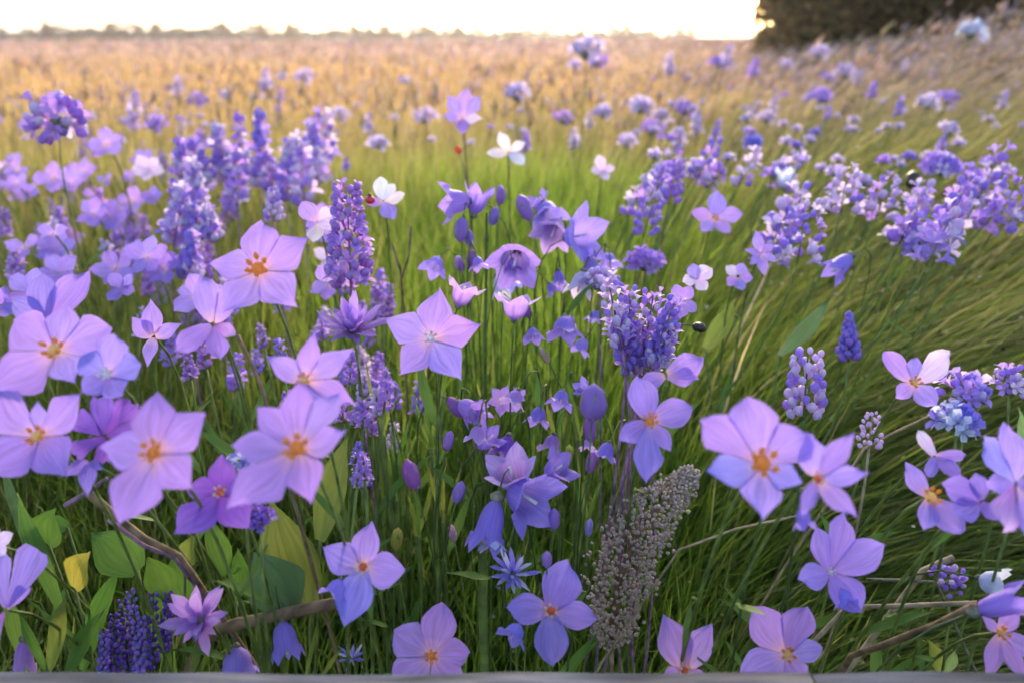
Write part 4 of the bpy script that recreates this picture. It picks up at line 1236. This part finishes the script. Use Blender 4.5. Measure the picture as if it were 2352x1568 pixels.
# ------------------------------------------------------------------ brown seed spike leaning in the grass
def seed_spike():
    d0, d1 = .66, .60
    a, b = P(1405, 1475, d0), P(1598, 1080, d1)
    mids = [a, P(1420, 1330, .64), P(1480, 1200, .62), b]
    base = base_of(a, (.0, .01))
    root = thing('seed_spike', base, 'brown granular seed spike leaning in the grass beside the four-petalled flower', 'seed spike')
    q = [p - base for p in mids]
    stem_to(root, q[0], UP, .0025, 'bstem', 0, 7)
    new_obj('spike_axis', tube_mesh('spike_axis', q, .004, .002, MAT['bstem'], 6), root)
    me = knob_mesh('seed', Vector((0, 0, 0)), Vector((0, 0, 1)), .5, 1.25, MAT['tan'], 5, 3)
    co = np.array([v.co for v in me.vertices]); fc = [tuple(p.vertices) for p in me.polygons]
    V, Fc, n = [], [], 0
    N = 1100
    for i in range(N):
        t = ((i + .5) / N)
        s = t * 3; k = min(2, int(s)); p = q[k].lerp(q[k + 1], s - k)
        ax = (q[k + 1] - q[k]).normalized()
        e1 = ax.cross(FW).normalized(); e2 = ax.cross(e1)
        ang = i * 2.399
        rad = np.interp(t, [0, .15, .4, .75, 1], [30, 64, 80, 66, 14]) * .62 / F * random.uniform(.55, 1.08) * (1 + .18 * math.sin(t * 23 + ang * 2))
        out = e1 * math.cos(ang) + e2 * math.sin(ang)
        sz = random.uniform(6.5, 11) * .62 / F
        M = orient(out + ax * .9, (sz, sz, sz), p + out * rad, random.uniform(0, 6))
        if (out.dot(-FW) > .35) and seed_spike.count < 300:
            o = new_obj('seed', me, root); o.matrix_local = M; seed_spike.count += 1
        else:
            A = np.array(M); V.append(co @ A[:3, :3].T + A[:3, 3]); Fc += [tuple(x + n for x in f) for f in fc]; n += len(co)
    o = new_obj('seed_mass', pymesh('seed_mass', np.concatenate(V), Fc, MAT['tan2']), root)
    o['kind'] = 'stuff'
seed_spike.count = 0
seed_spike()

# ------------------------------------------------------------------ sticks, straws, stalks
def down(p, z=.0):
    return Vector((p.x, p.y, gz(p.x, p.y) + z))
stick('thick pale brown stick lying across the leaves towards a lilac flower', [P(470, 1462, .60), P(515, 1440, .595), P(640, 1412, .585), P(775, 1384, .575)], .0050, .0044, 'bstem', knots=(.45,))
stick('dark brown and purple twig sloping down over round leaves', [P(200, 1128, .52), P(260, 1180, .53), P(330, 1235, .54), P(412, 1275, .56)], .0030, .0016, 'bstem', 'dry_twig', 'twig', knots=(.3,))
stick('thin purple twig lying along the darker brown twig', [P(250, 1192, .535), P(330, 1252, .545), P(400, 1280, .56)], .0017, .0009, 'mauve', 'dry_twig', 'twig')
stick('pinkish bare stalk under the drooping violet petal', [P(150, 1160, .525), P(200, 1130, .52), P(245, 1098, .50)], .0018, .0012, 'mauve', 'dry_twig', 'twig', rooted=False)
stick('straight pale straw lying level below the clear violet flower', [P(1945, 1394, .60), P(2080, 1390, .585), P(2245, 1384, .565)], .0018, .0018, 'straw', 'dry_straw', 'straw')
stick('bent brown stalk running down from the tubular violet flower', [P(2240, 1392, .49), P(2150, 1436, .52), P(2040, 1476, .56), P(1955, 1506, .60)], .0030, .0018, 'bstem', 'dry_stalk', 'stalk', knots=(.35,))
stick('long thin stalk slanting through the grass below the four unequal petals', [P(1985, 1030, .66), P(2060, 990, .64), P(2150, 948, .62)], .0012, .0009, 'straw', 'dry_stalk', 'stalk')
stick('faint bluish stalk lying beside the mauve floret cluster', [P(1990, 1330, .62), P(2080, 1332, .62), P(2150, 1336, .62)], .0013, .0010, 'calyx', 'dry_stalk', 'stalk')
stick('pale bent grass stalk arching below the biggest lilac flower', [P(1560, 1262, .60), P(1690, 1214, .58), P(1830, 1184, .55)], .0010, .0008, 'straw', 'dry_stalk', 'stalk')
stick('dark forked stalk in front of the pinkish flower, main branch', [down(P(925, 760, .84)), P(925, 690, .82), P(920, 620, .80), P(900, 560, .80)], .0014, .0010, 'bstem', 'dry_stalk', 'stalk')
stick('dark forked stalk in front of the pinkish flower, side branch', [P(922, 640, .81), P(938, 590, .80), P(944, 520, .80)], .0010, .0010, 'bstem', 'dry_stalk', 'stalk', knots=(.98,), rooted=False)
stick('dark thin stalk crossing the grass left of the yellow-eyed star', [P(545, 770, .58), P(580, 840, .58), P(606, 905, .58)], .0016, .0012, 'bstem', 'dry_stalk', 'stalk')
stick('yellowish husk lying beside the mauve floret cluster', [P(2120, 1310, .62), P(2160, 1292, .62), P(2190, 1280, .62)], .0022, .0028, 'straw', 'dry_husk', 'husk')
stick('tan grass straw leaning across the slope', [P(1700, 760, 1.0), P(1755, 640, 1.15), P(1800, 540, 1.3)], .0014, .0010, 'straw', 'dry_straw', 'straw')

# ------------------------------------------------------------------ broad leaves
leafplant('plant with round fresh green leaves under the pale pinkish star flower', (280, 1400), .60, [
    ((318, 1310), (214, 1222), .85, 'leaf', 0), ((112, 1250), (128, 1172), .95, 'leaf', .0), ((155, 1210), (90, 1195), .8, 'leaf', .02), ((390, 1370), (340, 1280), .7, 'leaf', .03), ((425, 1310), (448, 1230), .55, 'leaf2', .0)])
leafplant('single yellow leaf on a green stalk among darker leaves', (200, 1460), .58, [((172, 1350), (206, 1266), .72, 'yleaf', 0)])
leafplant('plant with a tall yellow-green leaf and a pale rounded leaf above the brown stick', (640, 1480), .62, [
    ((712, 1400), (628, 1150), .50, 'leaf2', .0), ((670, 1398), (590, 1268), .85, 'leaf3', -.02), ((520, 1320), (470, 1180), .36, 'leaf', .02), ((560, 1390), (545, 1260), .45, 'leaf', .03), ((735, 1240), (800, 1005), .30, 'leaf2', .0), ((440, 1400), (400, 1270), .5, 'leaf', .04)])
leafplant('tuft of long folded blades with a forked yellow-green sheath at the timber rail', (110, 1560), .57, [
    ((112, 1540), (150, 1360), .22, 'leaf2', .0), ((110, 1545), (40, 1398), .14, 'leaf', .0), ((150, 1560), (240, 1400), .22, 'leaf', .02), ((140, 1400), (40, 1130), .16, 'leaf', .02), ((120, 1350), (10, 1080), .12, 'dstem', .03), ((190, 1540), (280, 1300), .2, 'leaf', .04), ((60, 1545), (20, 1330), .16, 'leaf', .04)], 'grass_tuft', 'plant')
leafplant('dark blade tuft standing between clover flower and brown stick', (420, 1560), .60, [
    ((440, 1545), (470, 1470), .2, 'leaf2', 0), ((455, 1550), (500, 1440), .16, 'leaf', .02), ((400, 1550), (360, 1330), .2, 'leaf', .06), ((700, 1560), (730, 1430), .08, 'leaf2', 0), ((735, 1560), (790, 1480), .1, 'leaf2', 0)], 'grass_tuft', 'plant')
leafplant('long soft green leaf slanting through the grass below the blue bell', (1790, 830), .86, [((1790, 815), (1904, 686), .24, 'leaf3', 0), ((1620, 800), (1690, 690), .35, 'leaf2', .05)])
leafplant('pale green leaf standing at the frame edge above the big ruffled bloom', (2350, 1090), .52, [((2352, 1080), (2340, 940), .2, 'leaf3', 0)])
leafplant('yellow-green leaf tuft beside the timber rail under the bent brown stalk', (2160, 1560), .62, [((2160, 1540), (2130, 1470), .4, 'leaf2', 0), ((2175, 1545), (2195, 1490), .4, 'leaf3', 0)])
for k in range(9):
    px, py = [(880, 950), (930, 1010), (905, 1080), (990, 980), (1330, 960), (1290, 1010), (1020, 1150), (960, 1180), (1350, 1150)][k]
    leafplant('bright green grass tuft around the harebell clump', (px, py + 60), .74, [((px + random.uniform(-6, 6), py + 50), (px + random.uniform(-50, 50), py - random.uniform(40, 130)), random.uniform(.04, .07), random.choice(['leaf', 'leaf2']), random.uniform(-.03, .03)) for _ in range(6)], 'grass_tuft', 'plant', 'bright grass tufts round the harebells')

# small dark things
def pod(label, c, s, d, direction, mat, name, cat):
    p = P(*c, d); b = base_of(p, (.005, .01))
    root = thing(name, b, label, cat)
    dv = (RT * direction[0] - UP * direction[1]).normalized(); pl = p - b; L = s * d / F
    stem_to(root, pl - dv * L * .4, dv, .0012, 'bstem', 0)
    new_obj('pod_body', knob_mesh('pod_body', pl, dv, L * .34, L, MAT[mat], 9, 7), root)
    sepals(root, pl - dv * L * .48, dv, L * .45, 5, 'bstem', .6)
pod('dark brown oval seed head beside the domed scabious', (2096, 414), 44, 1.12, (.1, -1), 'dark', 'dark_dried_flower', 'dried flower')
pod('small black pod on a pale stalk beside the pinkish violet flower', (1606, 752), 34, .72, (.8, .3), 'dark', 'seed_pod', 'seed pod')
pod('small dark red bud over the violet flower by golden grass', (1052, 345), 22, 1.16, (-.4, -1), 'red', 'flower_bud', 'flower bud')
bug = thing('ladybird', P(850, 460, .83), 'tiny red ladybird on the white and pale blue flower', 'ladybird')
new_obj('wing_case', knob_mesh('wing_case', Vector((.0012, 0, 0)), UP, .0035, .009, MAT['redbug'], 8, 5), bug)
new_obj('wing_case', knob_mesh('wing_case', Vector((-.0012, .0004, 0)), UP, .0035, .009, MAT['redbug'], 8, 5), bug)
new_obj('head', knob_mesh('head', UP * .005, UP, .0022, .004, MAT['dark'], 7, 4), bug)

# ------------------------------------------------------------------ trees
def leaf_cloud(n, lobes, leaf, pal, wts):
    """leaf faces spread through overlapping lobes, denser towards their shells"""
    lob = np.array(lobes)
    pr = lob[:, 3] * lob[:, 4] * lob[:, 5]; i = rng.choice(len(lob), n, p=pr / pr.sum())
    v = rng.normal(size=(n, 3)); v /= np.linalg.norm(v, axis=1)[:, None]
    r = rng.uniform(.25, 1, n) ** .5 * rng.uniform(.85, 1.12, n)
    c = lob[i, :3] + v * r[:, None] * lob[i, 3:6]
    keep = c[:, 2] > .05; c = c[keep]; n = len(c)
    L = leaf * rng.uniform(.6, 1.4, n)[:, None]
    d = rng.normal(size=(n, 3)); d /= np.linalg.norm(d, axis=1)[:, None]
    s = np.cross(d, rng.normal(size=(n, 3))); s /= np.linalg.norm(s, axis=1)[:, None]
    nn = np.cross(d, s)
    co = np.stack([c - d * L * .5, c + s * L * .3 + nn * L * .1, c + d * L * .5, c - s * L * .3 + nn * L * .1], 1)
    f = (np.arange(n)[:, None, None] * 4 + np.array([[0, 1, 2], [0, 2, 3]])[None]).reshape(-1, 3)
    return co.reshape(-1, 3), f, np.repeat(pick(n, pal, wts, .25), 4, 0)

def limb_arrays(pts, r0, r1):
    return [Vector(p) for p in pts], r0, r1

def make_tree(name, loc, label, group, hgt, wid, nleaf, leaf, pal, wts, nl=16, low=.15, trunk=.09):
    root = thing(name, loc, label, 'tree', group)
    tr = new_obj('trunk', tube_mesh('trunk', [Vector((0, 0, -.1)), Vector((.04 * wid, 0, hgt * .3)), Vector((-.03 * wid, .02, hgt * .62)), Vector((0, 0, hgt * .9))], trunk * hgt / 4, trunk * .2 * hgt / 4, BARK, 8), root)
    lobes = []
    for k in range(nl):
        a = random.uniform(0, 6.28); z = random.uniform(low, .9)
        rr = wid * .5 * math.sin(math.pi * min(.98, .18 + z * .8)) * random.uniform(.35, .95)
        lobes.append((rr * math.cos(a), rr * math.sin(a), z * hgt, wid * random.uniform(.16, .28), wid * random.uniform(.16, .28), hgt * random.uniform(.10, .17)))
        if k < 7:
            new_obj('limb', tube_mesh('limb', [Vector((0, 0, hgt * max(.12, z - .22))), Vector((rr * .5 * math.cos(a), rr * .5 * math.sin(a), hgt * (z - .06))), Vector((rr * math.cos(a), rr * math.sin(a), z * hgt))], trunk * .45 * hgt / 4, trunk * .1 * hgt / 4, BARK, 6), tr)
    cl = leaf_cloud(nleaf, lobes, leaf, pal, wts)
    new_obj('crown', npmesh('crown', *cl[:2], CROWN, cl[2]), root)
    return root

BROWN = [(.17, .11, .04), (.22, .14, .05), (.11, .095, .035), (.28, .17, .06), (.09, .075, .03)]
HW = [3, 3, 3, 1.5, 2]
def dx(px, dist): return (px - W / 2) / F * dist
for i, (px, dist, hgt, wid, lab) in enumerate([
    (1870, 15.5, 5.2, 3.0, 'tall brown tree standing farthest back behind the hedge'),
    (1905, 14.0, 4.6, 2.6, 'broad brown tree standing behind the open end of the hedge'),
    (1846, 12.0, 4.0, 2.3, 'brown-green hedge tree at the open end of the hedge behind the grass slope'),
    (1985, 12.8, 4.6, 2.4, 'dark olive hedge tree next to the open end of the hedge'),
    (2110, 11.8, 4.4, 2.5, 'brown hedge tree in the middle of the hedge behind the slope'),
    (2240, 12.4, 4.8, 2.5, 'darkest hedge tree rising behind the pale blue flower head'),
    (2370, 11.6, 4.5, 2.6, 'hedge tree right behind the orange-brown shrub'),
    (2530, 12.2, 4.6, 2.8, 'hedge tree at the far end of the hedge past the orange-brown shrub')]):
    x = dx(px, dist)
    make_tree('hedge_tree', (x, dist, gz(x, dist) - .1), lab, 'hedge behind the grass slope', hgt, wid, 19000, .12, BROWN, HW, 34, .0, .10)
x = dx(2335, 8.0)
make_tree('orange_shrub', (x, 8.0, gz(x, 8.0)), 'orange-brown dry shrub in front of the hedge at the slope top', None, 1.0, .6, 1500, .05, [(.40, .20, .06), (.32, .16, .05), (.46, .28, .10)], [1, 1, 1], 10, .3, .05)

# far tree line: three kinds, copied
FARPAL = [(.07, .085, .06), (.09, .10, .07), (.06, .07, .055), (.12, .10, .07)]
protos = [make_tree('far_tree', (0, 0, 0), '', None, 5.0, 6.5, 2200, .42, FARPAL, [3, 3, 2, 1], 16, .08, .1),
          make_tree('far_tree', (0, 0, 0), '', None, 6.5, 3.4, 1600, .40, [(.16, .10, .06), (.12, .085, .05), (.09, .08, .05)], [1, 1, 1], 12, .25, .12),
          make_tree('far_tree', (0, 0, 0), '', None, 3.6, 8.0, 2000, .40, FARPAL, [3, 3, 2, 1], 16, .05, .08)]
used = [False] * 3
def copy_tree(r):
    c = r.copy(); C.objects.link(c)
    for ch in r.children:
        k = ch.copy(); C.objects.link(k); k.parent = c
        for g in ch.children:
            q = g.copy(); C.objects.link(q); q.parent = k
    return c
line = []
px = -140
while px < 1560:
    line.append((px, random.uniform(115, 145), random.choice([0, 2, 2, 0])))
    px += random.uniform(11, 22)
for px in (150, 178, 312, 372, 412, 640, 668, 700, 838, 872, 905, 1000, 1062, 1140, 1180, 1470, 1540, 60, 250, 560, 1000, 1330, 1420):
    line.append((px, random.uniform(100, 115), 1))
TL = ['rounded far tree in the hazy tree line across the field', 'tall thin brown tree standing out of the far tree line', 'low spreading far bush in the hazy tree line']
for px, dist, k in line:
    o = protos[k] if not used[k] else copy_tree(protos[k])
    used[k] = True
    x = dx(px, dist)
    o.location = (x, dist, -.05)
    o.rotation_euler = (0, 0, random.uniform(0, 6.28))
    s = .44 * random.uniform(.75, 1.25) * (.85 if px > 1100 else 1)
    if k == 1: s *= random.uniform(.5, .95)
    o.scale = (s * random.uniform(.9, 1.2), s * random.uniform(.9, 1.2), s)
    o['label'] = TL[k]
    o['group'] = ['rounded trees of the far tree line', 'thin brown trees of the far tree line', 'bushes of the far tree line'][k]

# ------------------------------------------------------------------ evening haze
hz = bpy.data.materials.new('haze_air')
hz.use_nodes = True
nt = hz.node_tree
for n in list(nt.nodes): nt.nodes.remove(n)
o_ = nt.nodes.new('ShaderNodeOutputMaterial')
pv = nt.nodes.new('ShaderNodeVolumePrincipled')
pv.inputs['Color'].default_value = (.93, .90, .95, 1)
pv.inputs['Density'].default_value = .0009
pv.inputs['Anisotropy'].default_value = .65
nt.links.new(pv.outputs[0], o_.inputs['Volume'])
hm = pymesh('haze', [(x, y, z) for x in (-1100, 1100) for y in (-1100, 1100) for z in (-1.1, 7.0)],
            [(0, 1, 3, 2), (4, 6, 7, 5), (0, 4, 5, 1), (2, 3, 7, 6), (0, 2, 6, 4), (1, 5, 7, 3)], hz, smooth=False)
tag(new_obj('haze', hm), kind='stuff')
